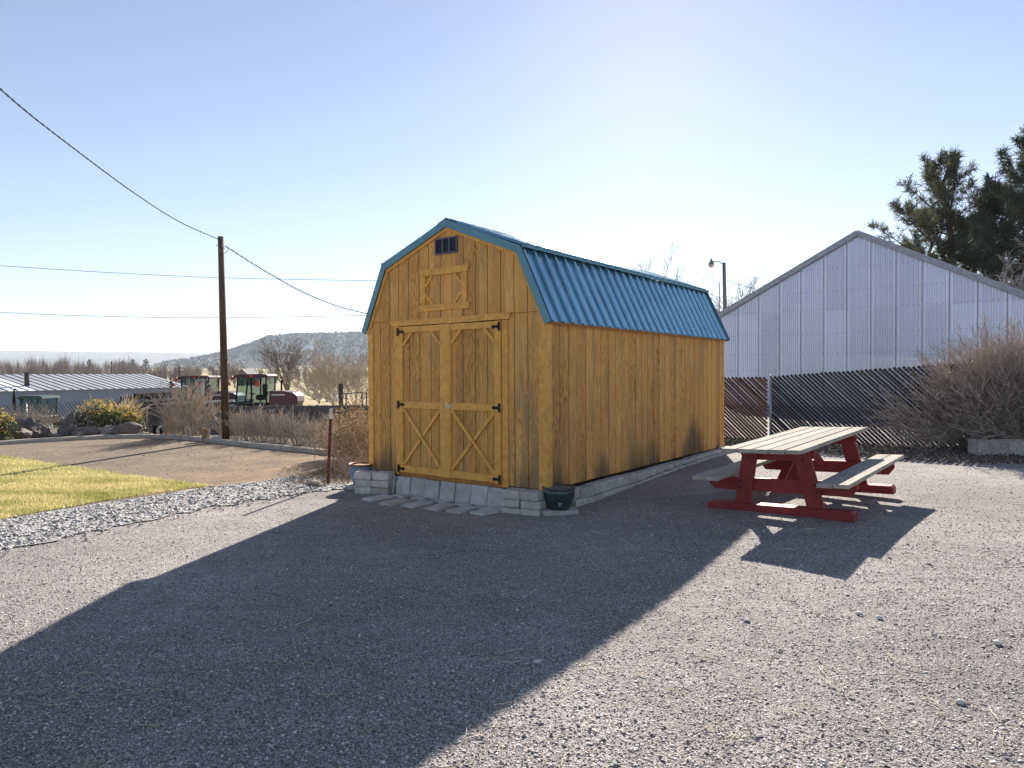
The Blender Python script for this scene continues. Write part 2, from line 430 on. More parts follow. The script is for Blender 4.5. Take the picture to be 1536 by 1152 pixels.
def sheet(name, poly, z, mat, n_sub=6, jit=0.03):
    """flat ground cover with a slightly ragged outline"""
    pts = []
    for i in range(len(poly)):
        a, b = V((*poly[i],0)), V((*poly[(i+1)%len(poly)],0)); k = max(1, int((b-a).length/.12))
        for j in range(min(k, 160)):
            q = a.lerp(b, j/min(k,160)); nrm = V((-(b-a).y, (b-a).x, 0)).normalized()
            pts.append(tuple((q + nrm*random.uniform(-jit,jit))[:2]))
    mb = MB(); mb.add([(x,y,z) for x,y in pts], [tuple(range(len(pts)))])
    return tag(mb.build(name, mat), kind='structure')
KERB = [(-19,10.6),(-15.2,12.7),(-13.2,14.9),(-12.1,16.2),(-11.1,17.2),(-10.2,17.72),(-9.2,17.72),(-8.1,17.2),(-6.6,16.05),(-5.5,15.2),(-4.57,14.55),(-3.7,13.9),(-2.9,13.25),(-2.2,12.6)]
dirt_poly = KERB + [(-1.9,12.2),(-2.2,10.9),(-2.9,10.75),(-3.9,10.2),(-4.45,9.9),(-9,3.8),(-20,3.8)]
sheet('dirt', dirt_poly, .004, MT['dirt'])
LAWN = [(-4.47,10.05),(-5.0,9.35),(-5.31,8.9),(-5.85,7.75),(-7.4,5.0),(-12,3.9),(-20,5),(-19,9.5),(-14.6,12.4),(-11.6,14.1),(-10.4,13.95),(-8.8,12.85),(-6.88,11.57),(-5.6,10.7)]
sheet('lawn', LAWN, .008, MT['lawn'])
STRIP = [(-2.15,11.35),(-2.55,11.1),(-3.3,11.0),(-4.36,9.92),(-5.83,7.6),(-7.6,4.6),(-9.6,1.5),(-8.3,.6),(-6.1,3.9),(-4.8,6.3),(-4.35,7.25),(-3.75,8.35),(-2.9,9.35),(-2.15,9.95)]
sheet('crushed_rock_path', STRIP, .012, MT['strip'], jit=.1)
sheet('garden_bed', [(-19,10.9),(-15.3,13.0),(-13.3,15.1),(-12.2,16.4),(-11.2,17.4),(-10.2,17.9),(-9.2,17.9),(-8.1,17.4),(-6.6,16.25),(-5.5,15.4),(-4.5,14.7),(-3.6,14.05),(-2.1,12.8),(1.5,17),(1,20),(-20,20)], .004, MT['litter_soil'])
# kerb: one rounded strip swept along the bed
def sweep(path, prof):
    mb = MB(); path = [V((x,y,0)) for x,y in path]; P = []
    for i in range(len(path)-1):
        for j in range(6):
            t=j/6; p0=path[max(i-1,0)];p1=path[i];p2=path[i+1];p3=path[min(i+2,len(path)-1)]
            P.append(.5*((2*p1)+(-p0+p2)*t+(2*p0-5*p1+4*p2-p3)*t*t+(-p0+3*p1-3*p2+p3)*t**3))
    P.append(path[-1]); n=len(prof)
    for i,p in enumerate(P):
        d=(P[min(i+1,len(P)-1)]-P[max(i-1,0)]).normalized(); s=V((-d.y,d.x,0))
        for a,b in prof: mb.v.append(tuple(p+s*(a+random.uniform(-.006,.006))+V((0,0,b+random.uniform(-.005,.005)))))
    for i in range(len(P)-1):
        for j in range(n-1): mb.f.append((i*n+j,(i+1)*n+j,(i+1)*n+j+1,i*n+j+1))
    return mb
k = sweep(KERB, [(-.10,-.03),(-.095,.075),(-.06,.10),(.06,.10),(.095,.075),(.10,-.03)]).build('kerb', MT['kerb']); tag(k, kind='structure')

# loose stones, straw, grass: real geometry over the sheets
def scatter_stones(name, xy, size, mat, z0=0., flat=.6, label=None):
    n = len(xy); base = np.array([[1,0,0],[-1,0,0],[0,1,0],[0,-1,0],[0,0,1],[0,0,-1]], float)
    fb = np.array([[0,2,4],[2,1,4],[1,3,4],[3,0,4],[2,0,5],[1,2,5],[3,1,5],[0,3,5]])
    v = base[None]*(1+RNG.uniform(-.35,.35,(n,6,1))) + RNG.uniform(-.3,.3,(n,6,3))
    v *= size[:,None,None]*.5; v[:,:,0] *= RNG.uniform(.8,1.4,(n,1)); v[:,:,2] *= flat
    th = RNG.uniform(0,6.283,n); c,s = np.cos(th)[:,None],np.sin(th)[:,None]
    ti = RNG.normal(0,.5,(n,1)); y0,z0_ = v[:,:,1].copy(), v[:,:,2].copy()
    v[:,:,1] = y0*np.cos(ti)-z0_*np.sin(ti); v[:,:,2] = y0*np.sin(ti)+z0_*np.cos(ti)
    x = v[:,:,0]*c-v[:,:,1]*s; y = v[:,:,0]*s+v[:,:,1]*c
    P = np.stack([x+xy[:,0:1], y+xy[:,1:2], v[:,:,2]+zg(xy[:,0],xy[:,1])[:,None]+z0+size[:,None]*.12], -1).reshape(-1,3)
    f = (fb[None]+(np.arange(n)*6)[:,None,None]).reshape(-1,3)
    return tag(np_mesh(name, P, f, mat), label, kind='stuff')
def trapezoid(n, y0, y1, power=1.0):
    u = RNG.random(n*2); y = (y0**(-power) + u*(y1**(-power)-y0**(-power)))**(-1/power) if power else y0*(y1/y0)**u
    x = RNG.uniform(-.86,.86,n*2)*(y+.5); ok = ~inside(STRIP,x,y) & ~inside(LAWN,x,y) & ~inside(dirt_poly,x,y)
    return np.stack([x[ok],y[ok]],-1)[:n]
pts = trapezoid(150000, 2.55, 13.5, 0.6)
dl = pts - np.array([.4035,7.988]); lu = -(dl[:,0]*-.801+dl[:,1]*.5986); lv = dl[:,0]*.5986+dl[:,1]*.801
ok = ~((lu < .12) & (lv > -.02)); pts = pts[ok]
size = RNG.gamma(4., .0020, len(pts)); size = np.clip(size, .004, .034)
scatter_stones('gravel', pts, size, MT['pebble'], 0., .42)
q = RNG.uniform([-9,1.5],[-2.1,11.3],(34000,2)); q = q[inside(STRIP,q[:,0],q[:,1])]
edge = RNG.uniform([-6.,3.5],[-2.,10.6],(2600,2)); edge = edge[~inside(LAWN,edge[:,0],edge[:,1])&~inside(dirt_poly,edge[:,0],edge[:,1])]
edge = edge[np.abs(edge[:,0]-np.interp(edge[:,1],[3.9,6.3,7.25,8.35,9.35,9.95],[-6.1,-4.8,-4.35,-3.75,-2.9,-2.15]))<.35]
q = np.concatenate([q,edge]); scatter_stones('crushed_rock', q, np.clip(RNG.gamma(7.,.0040,len(q)),.010,.055), MT['rockchip'], .012, .65)
# darker, coarser gravel heaped along the shed front, and clods on the dirt
q = RNG.uniform([-10,9],[-2,17.5],(9000,2)); q = q[inside(dirt_poly,q[:,0],q[:,1]) & ~inside(LAWN,q[:,0],q[:,1])]
MT['clod'] = stones('dirt_clods', [(0.,(.17,.13,.10)),(.6,(.30,.225,.165)),(1.,(.46,.38,.29))])
scatter_stones('dirt_clods', q, np.clip(RNG.gamma(2.,.006,len(q)),.004,.04), MT['clod'], 0, .55)
def blades_mesh(name, xy, h, w, mat, z0=0.):
    n = len(xy); th = RNG.uniform(0,6.283,n); d = np.stack([np.cos(th),np.sin(th)],-1)
    lean = RNG.normal(0,.5,(n,2))*h[:,None]
    z = zg(xy[:,0],xy[:,1])+z0
    a = np.concatenate([xy-d*w[:,None]/2, z[:,None]],1); b = np.concatenate([xy+d*w[:,None]/2, z[:,None]],1)
    t = np.concatenate([xy+lean, (z+h)[:,None]],1)
    return np_mesh(name, np.stack([a,b,t],1).reshape(-1,3), np.arange(n*3).reshape(-1,3), mat)
q = np.concatenate([RNG.uniform([-13,5.5],[-4.4,14.2],(90000,2)), RNG.uniform([-7.5,6.5],[-4.4,11],(50000,2))]); q = q[inside(LAWN,q[:,0],q[:,1])]; q = q + RNG.normal(0,.035,q.shape)
tag(blades_mesh('grass', q, RNG.uniform(.015,.05,len(q)), RNG.uniform(.005,.012,len(q)), MT['blades'], .008), kind='stuff')
mb = MB()
for _ in range(650):
    y = 2.7*(11/2.7)**random.random(); x = random.uniform(-.8,.8)*y
    if inside(LAWN,np.array(x),np.array(y)) or inside(dirt_poly,np.array(x),np.array(y)): continue
    L = random.uniform(.03,.16); a = random.uniform(0,6.28); cv = random.uniform(-1.2,1.2); P=[]; p=V((x,y,zgf(x,y)+.012))
    for j in range(5): P.append(p.copy()); p = p+V((math.cos(a),math.sin(a),random.uniform(-.06,.1)))*(L/4); a+=cv/4
    mb.tube(P, random.uniform(.0012,.0026), 3, False)
tag(mb.build('straw_litter', MT['straw']), kind='stuff')
# a few pale pebbles that stand out of the gravel
def rockobj(name, loc, sx, sy, sz, mat, seed, label, cat, group=None, sub=2, rough=.22, sink=.25):
    import bmesh
    bm = bmesh.new(); bmesh.ops.create_icosphere(bm, subdivisions=sub, radius=1); r = random.Random(seed)
    pl = [(V((r.gauss(0,1),r.gauss(0,1),r.gauss(0,1)*.7)).normalized(), r.uniform(.55,.9)) for _ in range(9)]
    for v in bm.verts:
        p = v.co.copy()
        for n_, d in pl:
            k_ = p.dot(n_)
            if k_ > d: p -= n_*(k_-d)*.85
        p *= 1+r.uniform(-rough,rough)*.25
        v.co = V((p.x*sx, p.y*sy, p.z*sz))
    me = bpy.data.meshes.new(name); bm.to_mesh(me); bm.free(); me.materials.append(mat)
    o = bpy.data.objects.new(name, me); COL.objects.link(o); o.location = (loc[0], loc[1], loc[2]+sz*(1-2*sink)); o.rotation_euler=(0,0,r.uniform(0,6.28))
    return tag(o, label, cat, group)
MT['pale_pebble'] = concrete('pale_pebble', (.62,.60,.57), .1)
for i,(px,py,s,lab) in enumerate([(1120,932,.022,'flat pale pebble in sunlit gravel right of the shed shadow edge'),(1289,921,.02,'thin pale stone chip lying in the sunlit gravel'),(1319,928,.022,'pale round pebble just right of a thin stone chip in gravel'),
    (1497,968,.026,'pale sliver of stone in the gravel at the right edge'),(1440,1058,.022,'largest whitish pebble in the front right gravel'),(806,994,.02,'grey pebble in the shaded gravel beside the shadow edge')]):
    Y = (EYE)*F/(py-560); p = at(px,py,Y); z=zgf(p.x,p.y); Y=(EYE-z-.01)*F/(py-560); p=at(px,py,Y)
    rockobj('pebble', (p.x,p.y,zgf(p.x,p.y)), s*1.3, s, s*.55, MT['pale_pebble'], i+40, lab, 'pebble', None, 2, .2, .1)

# ---------------------------------------------------------------- the barn-roofed shed
YAW = .6418
s_dir = V((math.sin(YAW), math.cos(YAW), 0)); x_dir = V((math.cos(YAW), -math.sin(YAW), 0))
SH0 = V((.4035, 7.988, 0)) - x_dir*1.525            # middle of the front, on the ground
def shw(x, y, z=0.): return SH0 + x_dir*x + s_dir*y + V((0,0,z))
def to_sh(p): d = V((p[0],p[1],0))-SH0; return d.dot(x_dir), d.dot(s_dir)
HW, LEN, ZB = 1.525, 5.884, .27
shed = thing('garden_shed', SH0, 'golden wooden barn style shed with teal metal gambrel roof and double doors', 'shed', rz=-YAW)
EAVE, KNEE, PEAK = (HW+.066, 2.236), (HW-.359, 3.137), (0., 3.596)
def roof_z(x, off=0.):
    x = abs(x)
    if x < KNEE[0]: return PEAK[1]+(KNEE[1]-PEAK[1])*x/KNEE[0]-off
    return KNEE[1]+(EAVE[1]-KNEE[1])*(x-KNEE[0])/(EAVE[0]-KNEE[0])-off
def planks(mb, edges, zb, ztop, axis, lo, hi, gap=.011):
    """boards between successive edges; axis 'y': boards spread along x, thickness lo..hi in y"""
    for a, b in zip(edges[:-1], edges[1:]):
        a2, b2 = a+gap/2, b-gap/2; xs_ = [a2]+[x for x in (-KNEE[0],0.,KNEE[0]) if a2 < x < b2]+[b2]
        poly = [(a2,zb),(b2,zb)]+[(x,ztop(x)) for x in xs_[::-1]]
        mb.prism(poly, axis, lo, hi)
G = [-1.291,-1.10,-.915,-.72,-.52,-.345,-.134,.07,.262,.462,.656,.863,1.064,1.262]
mb = MB(); planks(mb, [-1.46]+G+[1.46], 2.372, lambda x: roof_z(x,.045), 'y', -.012, 0); mb.build('gable_siding', MT['siding_f'], shed)
mb = MB(); planks(mb, [-1.50]+[g for g in G if g<-.9]+[-.905], ZB, lambda x: 2.368, 'y', -.004, .012); mb.build('front_siding', MT['siding_f'], shed); mb = MB()
planks(mb, [.9]+[g for g in G if g>1.0]+[1.50], ZB, lambda x: 2.368, 'y', -.004, .012); mb.build('front_siding', MT['siding_f'], shed)
mb = MB(); e = 1.49
mb.prism([(-e,ZB+.01),(e,ZB+.01),(e,2.28),(KNEE[0]-.03,KNEE[1]-.06),(0,PEAK[1]-.06),(-KNEE[0]+.03,KNEE[1]-.06),(-e,2.28)], 'y', .014, .05)
mb.prism([(-e,ZB+.01),(e,ZB+.01),(e,2.28),(KNEE[0]-.03,KNEE[1]-.06),(0,PEAK[1]-.06),(-KNEE[0]+.03,KNEE[1]-.06),(-e,2.28)], 'y', LEN-.05, LEN)
mb.box((e-.03,.05,ZB+.01),(e,LEN-.05,2.3)); mb.box((-e,.05,ZB+.01),(-e+.03,LEN-.05,2.3)); mb.build('wall_backing', MT['gap'], shed)
ye = [.095]; 
while ye[-1] < LEN-.12: ye.append(min(ye[-1]+.2, LEN-.05))
mb = MB()
for a,b in zip(ye[:-1],ye[1:]): mb.box((e+.001,a+.006,ZB),(HW-.006,b-.006,2.285))
mb.build('side_siding', MT['siding_s'], shed)
mb = MB()
for a,b in zip(ye[:-1],ye[1:]): mb.box((-HW+.006,a+.0035,ZB),(-e-.001,b-.0035,2.285))
mb.build('side_siding', MT['siding_s'], shed)
for sx in (1,-1):       # corner boards
    mb = MB(); x0,x1 = (1.425,1.525) if sx>0 else (-1.525,-1.435)
    mb.cbox((x0,-.022,ZB-.005),(x1,-.0045,2.30),.003); mb.cbox((HW-.005 if sx>0 else -HW-.012,-.0215,ZB-.005),(HW+.012 if sx>0 else -HW+.005,.09,2.285),.003)
    mb.build('corner_board', MT['trim'], shed)
    mb = MB(); mb.cbox((HW-.005 if sx>0 else -HW-.012,LEN-.06,ZB-.005),(HW+.012 if sx>0 else -HW+.005,LEN+.012,2.285),.003); mb.build('corner_board', MT['trim'], shed)
mb = MB()                # skids below the siding
for x in (-1.40,-.5,.5,1.40): mb.box((x-.05,.03,.06),(x+.05,LEN-.03,ZB-.002))
mb.build('skid', MT['gap'], shed)
# doors
JF = -.030
mb = MB(); mb.cbox((-.965,JF,.25),(-.905,-.0045,2.294),.003); mb.build('door_jamb', MT['trim'], shed)
mb = MB(); mb.cbox((.887,JF,.25),(.975,-.0045,2.294),.003); mb.build('door_jamb', MT['trim'], shed)
mb = MB()
mb.prism([(-1.035,2.296),(.524,2.296),(.524,2.373),(-1.072,2.373)],'y',-.042,-.0125)
mb.prism([(.527,2.300),(1.0,2.300),(1.034,2.380),(.527,2.380)],'y',-.044,-.0125); mb.build('door_header', MT['trim'], shed)
mb = MB(); mb.cbox((-.90,-.018,.228),(.88,.012,.292),.003); mb.build('door_sill', MT['trim_dark'], shed)
def hinge(mb, x, z, sg):
    mb.box((x-.012,-.064,z-.055),(x+.012,-.058,z+.055))
    mb.prism([(x,z-.028),(x+sg*.05,z-.012),(x+sg*.085,z-.024),(x+sg*.12,z),(x+sg*.085,z+.024),(x+sg*.05,z+.012),(x,z+.028)],'y',-.0635,-.0585)
    mb.tube([(x-sg*.014,-.062,z-.05),(x-sg*.014,-.062,z+.05)],.007,6)
    for dz in (-.045,.045): mb.tube([(x,-.063,z+dz),(x,-.068,z+dz)],.008,6)
def door(x0, x1, grooves, stiles, hx, hs):
    d = MB(); planks(d, [x0]+grooves+[x1], .294, lambda x: 2.285, 'y', -.020, -.006); d = d.build('door', MT['siding_d'], shed)
    for a,b in stiles:
        f = MB(); f.cbox((a,-.048,.288),(b,-.0205,2.288),.003); f.build('stile', MT['trim'], d)
    ins = (max(s[1] for s in stiles if s[1] < (x0+x1)/2), min(s[0] for s in stiles if s[0] > (x0+x1)/2))
    for a,b in ((2.203,2.285),(1.174,1.268),(.297,.392)):
        r = MB(); r.cbox((ins[0]+.001,-.046,a),(ins[1]-.001,-.0205,b),.003); r.build('rail', MT['trim'], d)
    i0,i1 = ins
    for (p,q) in (((i0,2.03),(i0+.165,2.203)),((i1,2.03),(i1-.165,2.203))): b = MB(); b.bar((p[0],-.033,p[1]),(q[0],-.033,q[1]),.038,.022,(0,-1,0),.002); b.build('corner_brace', MT['trim'], d)
    b = MB(); b.bar((i0+.008,-.0345,1.165),(i1-.008,-.0345,.405),.043,.022,(0,-1,0),.002)
    m = ((i0+i1)/2, .785); L = math.hypot(i1-i0, .76); gx_ = (i1-i0)/L*.036; gz_ = .76/L*.036
    b.bar((i0+.008,-.0345,.405),(m[0]-gx_,-.0345,m[1]-gz_),.043,.022,(0,-1,0),.002); b.bar((m[0]+gx_,-.0345,m[1]+gz_),(i1-.008,-.0345,1.165),.043,.022,(0,-1,0),.002)
    b.build('cross_brace', MT['trim'], d)
    for z in (2.215,1.222,.345):
        h = MB(); hinge(h, hx, z, hs); h.build('hinge', MT['black_iron'], d)
    return d
dl_ = door(-.897, -.040, [-.70,-.506,-.301,-.15], [(-.897,-.812),(-.125,.048)], -.885, 1)
dr_ = door(.052, .882, [.258,.466,.657,.80], [(.053,.068),(.786,.881)], .868, -1)
h = MB(); h.box((-.012,-.054,1.185),(.012,-.0485,1.262)); h.box((.03,-.056,1.205),(.075,-.050,1.24)); h.tube([(.012,-.06,1.222),(.05,-.06,1.222)],.009,8); h.build('hasp', MT['silver'], dr_)
# loft door ornament and vent
mb = MB(); y0,y1 = -.034,-.0125
mb.prism([(-.47,2.937),(.345,2.937),(.378,3.024),(-.497,3.024)],'y',-.044,y1)
mb.prism([(-.503,2.470),(.378,2.470),(.378,2.551),(-.503,2.551)],'y',-.044,y1)
mb.cbox((-.490,y0,2.552),(-.390,y1,2.936),.003); mb.cbox((.240,y0,2.552),(.330,y1,2.936),.003)
for (p,q) in (((-.388,2.80),(-.27,2.935)),((.238,2.80),(.12,2.935)),((-.388,2.69),(-.25,2.553)),((.238,2.69),(.12,2.553))): mb.bar((p[0],-.023,p[1]),(q[0],-.023,q[1]),.036,.018,(0,-1,0),.002)
mb.build('loft_door_frame', MT['trim'], shed)
mb = MB(); vx0,vx1,vz0,vz1 = -.21,.176,3.196,3.408
for a in (vx0, vx0+.125, vx1-.144, vx1-.02): mb.box((a,-.036,vz0+.0205),(a+.02,-.0125,vz1-.0205))
mb.box((vx0,-.036,vz0),(vx1,-.0125,vz0+.02)); mb.box((vx0,-.036,vz1-.02),(vx1,-.0125,vz1)); vf = mb.build('gable_vent', MT['vent'], shed)
mb = MB(); mb.box((vx0+.01,-.018,vz0+.01),(vx1-.01,-.0128,vz1-.01))
for i in range(5): mb.box((vx0+.021,-.028,vz0+.035+i*.033),(vx1-.021,-.019,vz0+.043+i*.033))
mb.build('vent_louvre', MT['vent_dark'], vf)
# roof
def ribbed(p0, p1, y0, y1, pitch=.2286, h=.034, up=(0,0,1)):
    """ribbed sheet from eave line p0 to upper line p1 (x,z), ribs spaced along y"""
    a,b = V((p0[0],0,p0[1])), V((p1[0],0,p1[1])); d=(b-a).normalized(); nrm = d.cross(V((0,1,0)));
    if nrm.z < 0: nrm = -nrm
    prof=[]; y=y0+.03
    while y < y1-.08:
        prof += [(y,0),(y+.010,h),(y+.046,h),(y+.066,0)]
        for t in (.145,): 
            if y+t+.02 < y1-.03: prof += [(y+t,0),(y+t+.006,.004),(y+t+.014,.004),(y+t+.02,0)]
        y += pitch
    prof = [(y0,0)]+prof+[(y1,0)]; m = MB()
    for (yy,hh) in prof:
        for q in (a,b):
            m.v.append(tuple(q+V((0,yy,0))+nrm*hh)); m.v.append(tuple(q+V((0,yy,0))+nrm*(hh-.0015)))
    for i in range(len(prof)-1):
        k=i*4; m.f += [(k,k+4,k+6,k+2),(k+1,k+3,k+7,k+5),(k,k+1,k+5,k+4),(k+2,k+6,k+7,k+3)]
    return m
for sg in (1,-1):
    lo = ribbed((sg*(EAVE[0]+.004),EAVE[1]+.008),(sg*(KNEE[0]-.01),KNEE[1]+.012),-.05,LEN+.08); lo.build('lower_roof_panel', MT['teal'], shed)
    dx = KNEE[0]; sl=(PEAK[1]-KNEE[1])/dx
    cl_ = MB(); zl_=KNEE[1]+.050-.055*sl; x0_,x1_=sorted((sg*(KNEE[0]+.046),sg*(KNEE[0]+.053))); cl_.box((x0_,-.05,zl_-.016),(x1_,LEN+.08,zl_+.027)); cl_.build('knee_flashing', MT['teal_trim'], shed)
    upm = ribbed((sg*(KNEE[0]+.055),KNEE[1]+.050-.055*sl),(sg*.02,PEAK[1]+.024),-.05,LEN+.08); upm.build('upper_roof_panel', MT['teal'], shed)
mb = MB(); mb.bar((.07,-.052,PEAK[1]+.028),(.07,LEN+.082,PEAK[1]+.028),.17,.004,(sl,0,1),.001); mb.bar((-.07,-.052,PEAK[1]+.0285),(-.07,LEN+.082,PEAK[1]+.0285),.17,.004,(-sl,0,1),.001)
mb.build('ridge_cap', MT['teal_trim'], shed)
def gable_band(y0, y1, top, bot, lo_=True):
    m = MB()
    P = [(EAVE[0]+.012,EAVE[1]),(KNEE[0]+.012,KNEE[1]+.006),(0,PEAK[1]+.012)]
    def off(d):     # profile moved inward by d along each slope's normal
        a,b,c = [V((p[0],p[1])) for p in P]; d1=(b-a).normalized(); d2=(c-b).normalized(); n1=V((-d1.y,d1.x)); n2=V((-d2.y,d2.x))
        if n1.x>0: n1=-n1
        if n2.y>0: n2=-n2
        a2=a+n1*d; c2=V((0,c.y-d/abs(n2.y)))
        A=a+n1*d; B=b+n2*d; t=((B-A).x*d2.y-(B-A).y*d2.x)/(d1.x*d2.y-d1.y*d2.x); return [a2, A+d1*t, c2]
    o,i = off(top), off(bot)
    for sg in (1,-1):
        for k_ in (0,1):
            poly=[(sg*o[k_].x,o[k_].y),(sg*o[k_+1].x,o[k_+1].y),(sg*i[k_+1].x,i[k_+1].y),(sg*i[k_].x,i[k_].y)]
            m.prism(poly if sg>0 else poly[::-1],'y',y0,y1)
    return m
gable_band(-.066,-.050,-.024,.066).build('rake_trim', MT['teal_trim'], shed)
gable_band(-.050,-.0125,.0,.022).build('rake_soffit', MT['teal_trim'], shed)
gable_band(-.038,-.0125,.060,.105).build('rake_board', MT['trim'], shed)
gable_band(LEN+.07,LEN+.086,-.024,.066).build('rake_trim', MT['teal_trim'], shed)
mb = MB()
for sg in (1,-1):
    mb.prism([(sg*(HW+.012),2.225),(sg*(HW+.055),2.222),(sg*(HW+.05),2.25),(sg*(HW-.03),2.40),(sg*(HW-.06),2.37)],'y',.0,LEN+.03)
mb.build('eave_board', MT['trim_dark'], shed)

# ---------------------------------------------------------------- blocks, slabs and pots round the shed
def block(name, x, y, z, sx, sy, sz, mat, label, cat, group, rz=0., tilt=(0,0), jit=.004, c=.012):
    """block with its base centre at shed-local x, y"""
    m = MB(); r = random.Random(int((x*31+y*77+z*13)*1000))
    m.cbox((-sx/2,-sy/2,0),(sx/2,sy/2,sz), c, None, jit, r)
    o = m.build(name, mat); o.location = shw(x,y,z); o.rotation_euler = (tilt[0],tilt[1],-YAW+rz); return tag(o,label,cat,group)
ordn = ['first','second','third','fourth','fifth','sixth','seventh','eighth','ninth','tenth','eleventh','twelfth','thirteenth','fourteenth','fifteenth','sixteenth','seventeenth','eighteenth','nineteenth','twentieth','twenty-first','twenty-second']
lev = ['bottom','middle','top']
for side,(cx_,cy_,rot,nm) in {'l':(-1.19,-.22,.38,'left'),'r':(1.29,-.13,.10,'right')}.items():
    for col_ in (0,1):
        for row in range(3):
            x = cx_+(col_-.5)*.262*math.cos(rot)+random.uniform(-.008,.008); y = cy_+(col_-.5)*.262*math.sin(rot)+random.uniform(-.01,.01)
            z0 = zgf(*shw(x,y)[:2]) + (-.035 if side=='r' else -.01) + row*.1015
            block('retaining_block', x, y, z0, .25, .24, .1, MT['block'],
                  f'grey concrete block, {lev[row]} of the {"outer" if (col_==0)==(side=="l") else "inner"} column stacked beside the {"blue" if side=="l" else "dark"} pot', 'concrete block', f'blocks stacked {nm} of the shed doors', rot+random.uniform(-.03,.03), (random.uniform(-.012,.012),random.uniform(-.012,.012)))
rx = np.linspace(-1.02,.86,8)
for i in range(8):
    z0 = zgf(*shw(rx[i],-.1)[:2])
    block('riser_slab', rx[i], -.115+random.uniform(-.008,.008), z0-.015, .255 if i else .2, .055, .262+random.uniform(-.006,.004), MT['slab'],
          f'upright grey slab under the shed door sill, {ordn[i]} from the left', 'paving slab', 'upright slabs under the shed doors', random.uniform(-.03,.03), (-.16,random.uniform(-.012,.012)), .003, .008)
fr = [(175,990),(305,1022),(460,1035),(625,1055),(785,1075),(965,1090)]; bk = [(385,967),(520,983),(690,1006),(845,1030),(990,1052)]
for nm,L_ in (('front',fr),('rear',bk)):
    for i,(a,b) in enumerate(L_):
        px,py = 530+a/4.8, 540+b/4.8; p = at(px,py,(EYE-.03)*F/(py-562)); lx,ly = to_sh(p)
        block('stepping_paver', lx, ly, zgf(p.x,p.y)-.030, .215, .37, .055, MT['paver'],
              f'flat grey paver before the shed doors, {ordn[i]} from left in the {nm} row', 'paver', 'flat pavers before the shed doors', random.uniform(-.12,.12), (random.uniform(-.02,.02),random.uniform(-.02,.02)), .004, .005)
y = .30; i = 0; spans=[]
while y < LEN+.05: L_ = random.uniform(.275,.34); spans.append((y,L_)); y += L_+.006
for i,(y,L_) in enumerate(spans):
    x = HW+.035+random.uniform(-.012,.012); g0 = zgf(*shw(x,y)[:2]); top = .225+random.uniform(-.008,.006)
    low = max(g0-.05, top-.2); mid = max(g0+.035, top-.13)
    block('foundation_block', x, y+L_/2, mid, .16, L_, max(.05,top-mid), MT['block'], f'grey upper course block along the shed side, {ordn[i]} from the front', 'concrete block', 'upper course of blocks along the shed side', random.uniform(-.03,.03))
    block('foundation_block', x+.05, y+L_/2+.1, g0-.05, .17, L_, mid-g0+.05-.002, MT['block'], f'half buried lower course block along the shed side, {ordn[i]} from the front', 'concrete block', 'lower course of blocks along the shed side', random.uniform(-.05,.05))
# right pot
p = at(838.5,767,(EYE-.05)*F/(767-562)); px_,py_ = p.x,p.y
lx,ly = to_sh((px_,py_)); gz0 = zgf(px_,py_)
st = MB(); st.prism([(-.215,-.11),(-.19,-.15),(-.02,-.145),(.12,-.155),(.205,-.12),(.215,.03),(.19,.15),(.02,.17),(-.15,.16),(-.21,.1)],'z',0,.055); st = st.build('flat_stone', MT['slate']); st.location=(px_,py_,gz0-.005); st.rotation_euler=(0,.02,.12)
tag(st,'flat pale stone slab under the dark glazed pot at the shed corner','stone slab')
def pot(name, loc, R, Hh, glaze_, label, soil_mat, mark=False):
    t = thing(name, loc, label, 'flower pot')
    b = MB().lathe([(0,.0),(R*.60,0),(R*.66,.012),(R*.78,Hh*.22),(R*.90,Hh*.5),(R*.95,Hh*.72),(R*.935,Hh*.84),(R*.91,Hh*.885)],40)
    b.build('body', glaze_, t, True)
    r = MB().lathe([(R*.91,Hh*.885),(R*.985,Hh*.90),(R*1.0,Hh*.95),(R*.985,Hh*.995),(R*.93,Hh),(R*.875,Hh*.985),(R*.86,Hh*.94),(R*.85,Hh*.86)],40); r.build('rim', MT['rim'] if not mark else MT['pot_rim_dark'], t, True)
    so_ = MB(); N_=24; so_.add([(0,0,Hh*.92)]+[(R*.87*math.cos(2*math.pi*j/N_),R*.87*math.sin(2*math.pi*j/N_),Hh*.905+random.uniform(-.004,.006)) for j in range(N_)],[(0,1+j,1+(j+1)%N_) for j in range(N_)])
    so_.build('soil', soil_mat, t)
    if mark:        # small pale winged mark on the glaze
        m = MB()
        def onpot(u,z): 
            a=-math.pi/2+.0+u/(R*.88); rr = R*(.78+.12*(z/Hh-.22)/.28)+.004 if z<Hh*.5 else R*.93; return (rr*math.cos(a),rr*math.sin(a),z)
        for P in ([(-.022,.098),(.0,.085),(.004,.07)],[(.0,.085),(.018,.088),(.03,.086)],[(.0,.085),(-.012,.06),(-.022,.052)],[(.004,.07),(.014,.058),(.022,.06)]): m.tube([onpot(*q) for q in P],[.0035,.003,.0012],5)
        m.build('emblem', MT['pot_mark'], t)
    return t
MT['pot_rim_dark'] = plain('pot_rim_dark', (.07,.065,.06), .3)
pot('glazed_pot', (px_,py_,gz0+.051), .198, .262, MT['glaze_dark'], 'dark green glazed pot standing on a flat stone at the shed corner', MT['soil'], True)
p2 = at(541,731,(EYE-.02)*F/(731-562)); 
b0 = MB().cbox((-.17,-.12,0),(.17,.12,.075),.012,None,.004,random.Random(3)).build('flat_block', MT['block']); b0.location=(p2.x-.02,p2.y-.02,-.02); b0.rotation_euler=(0,0,-.2); tag(b0,'half buried grey block under the blue pot left of the shed','concrete block')
pot('glazed_pot', (p2.x+.03,p2.y,.056), .205, .30, MT['glaze_blue'], 'blue glazed pot with brown rim left of the stacked blocks', MT['rust_pot'])

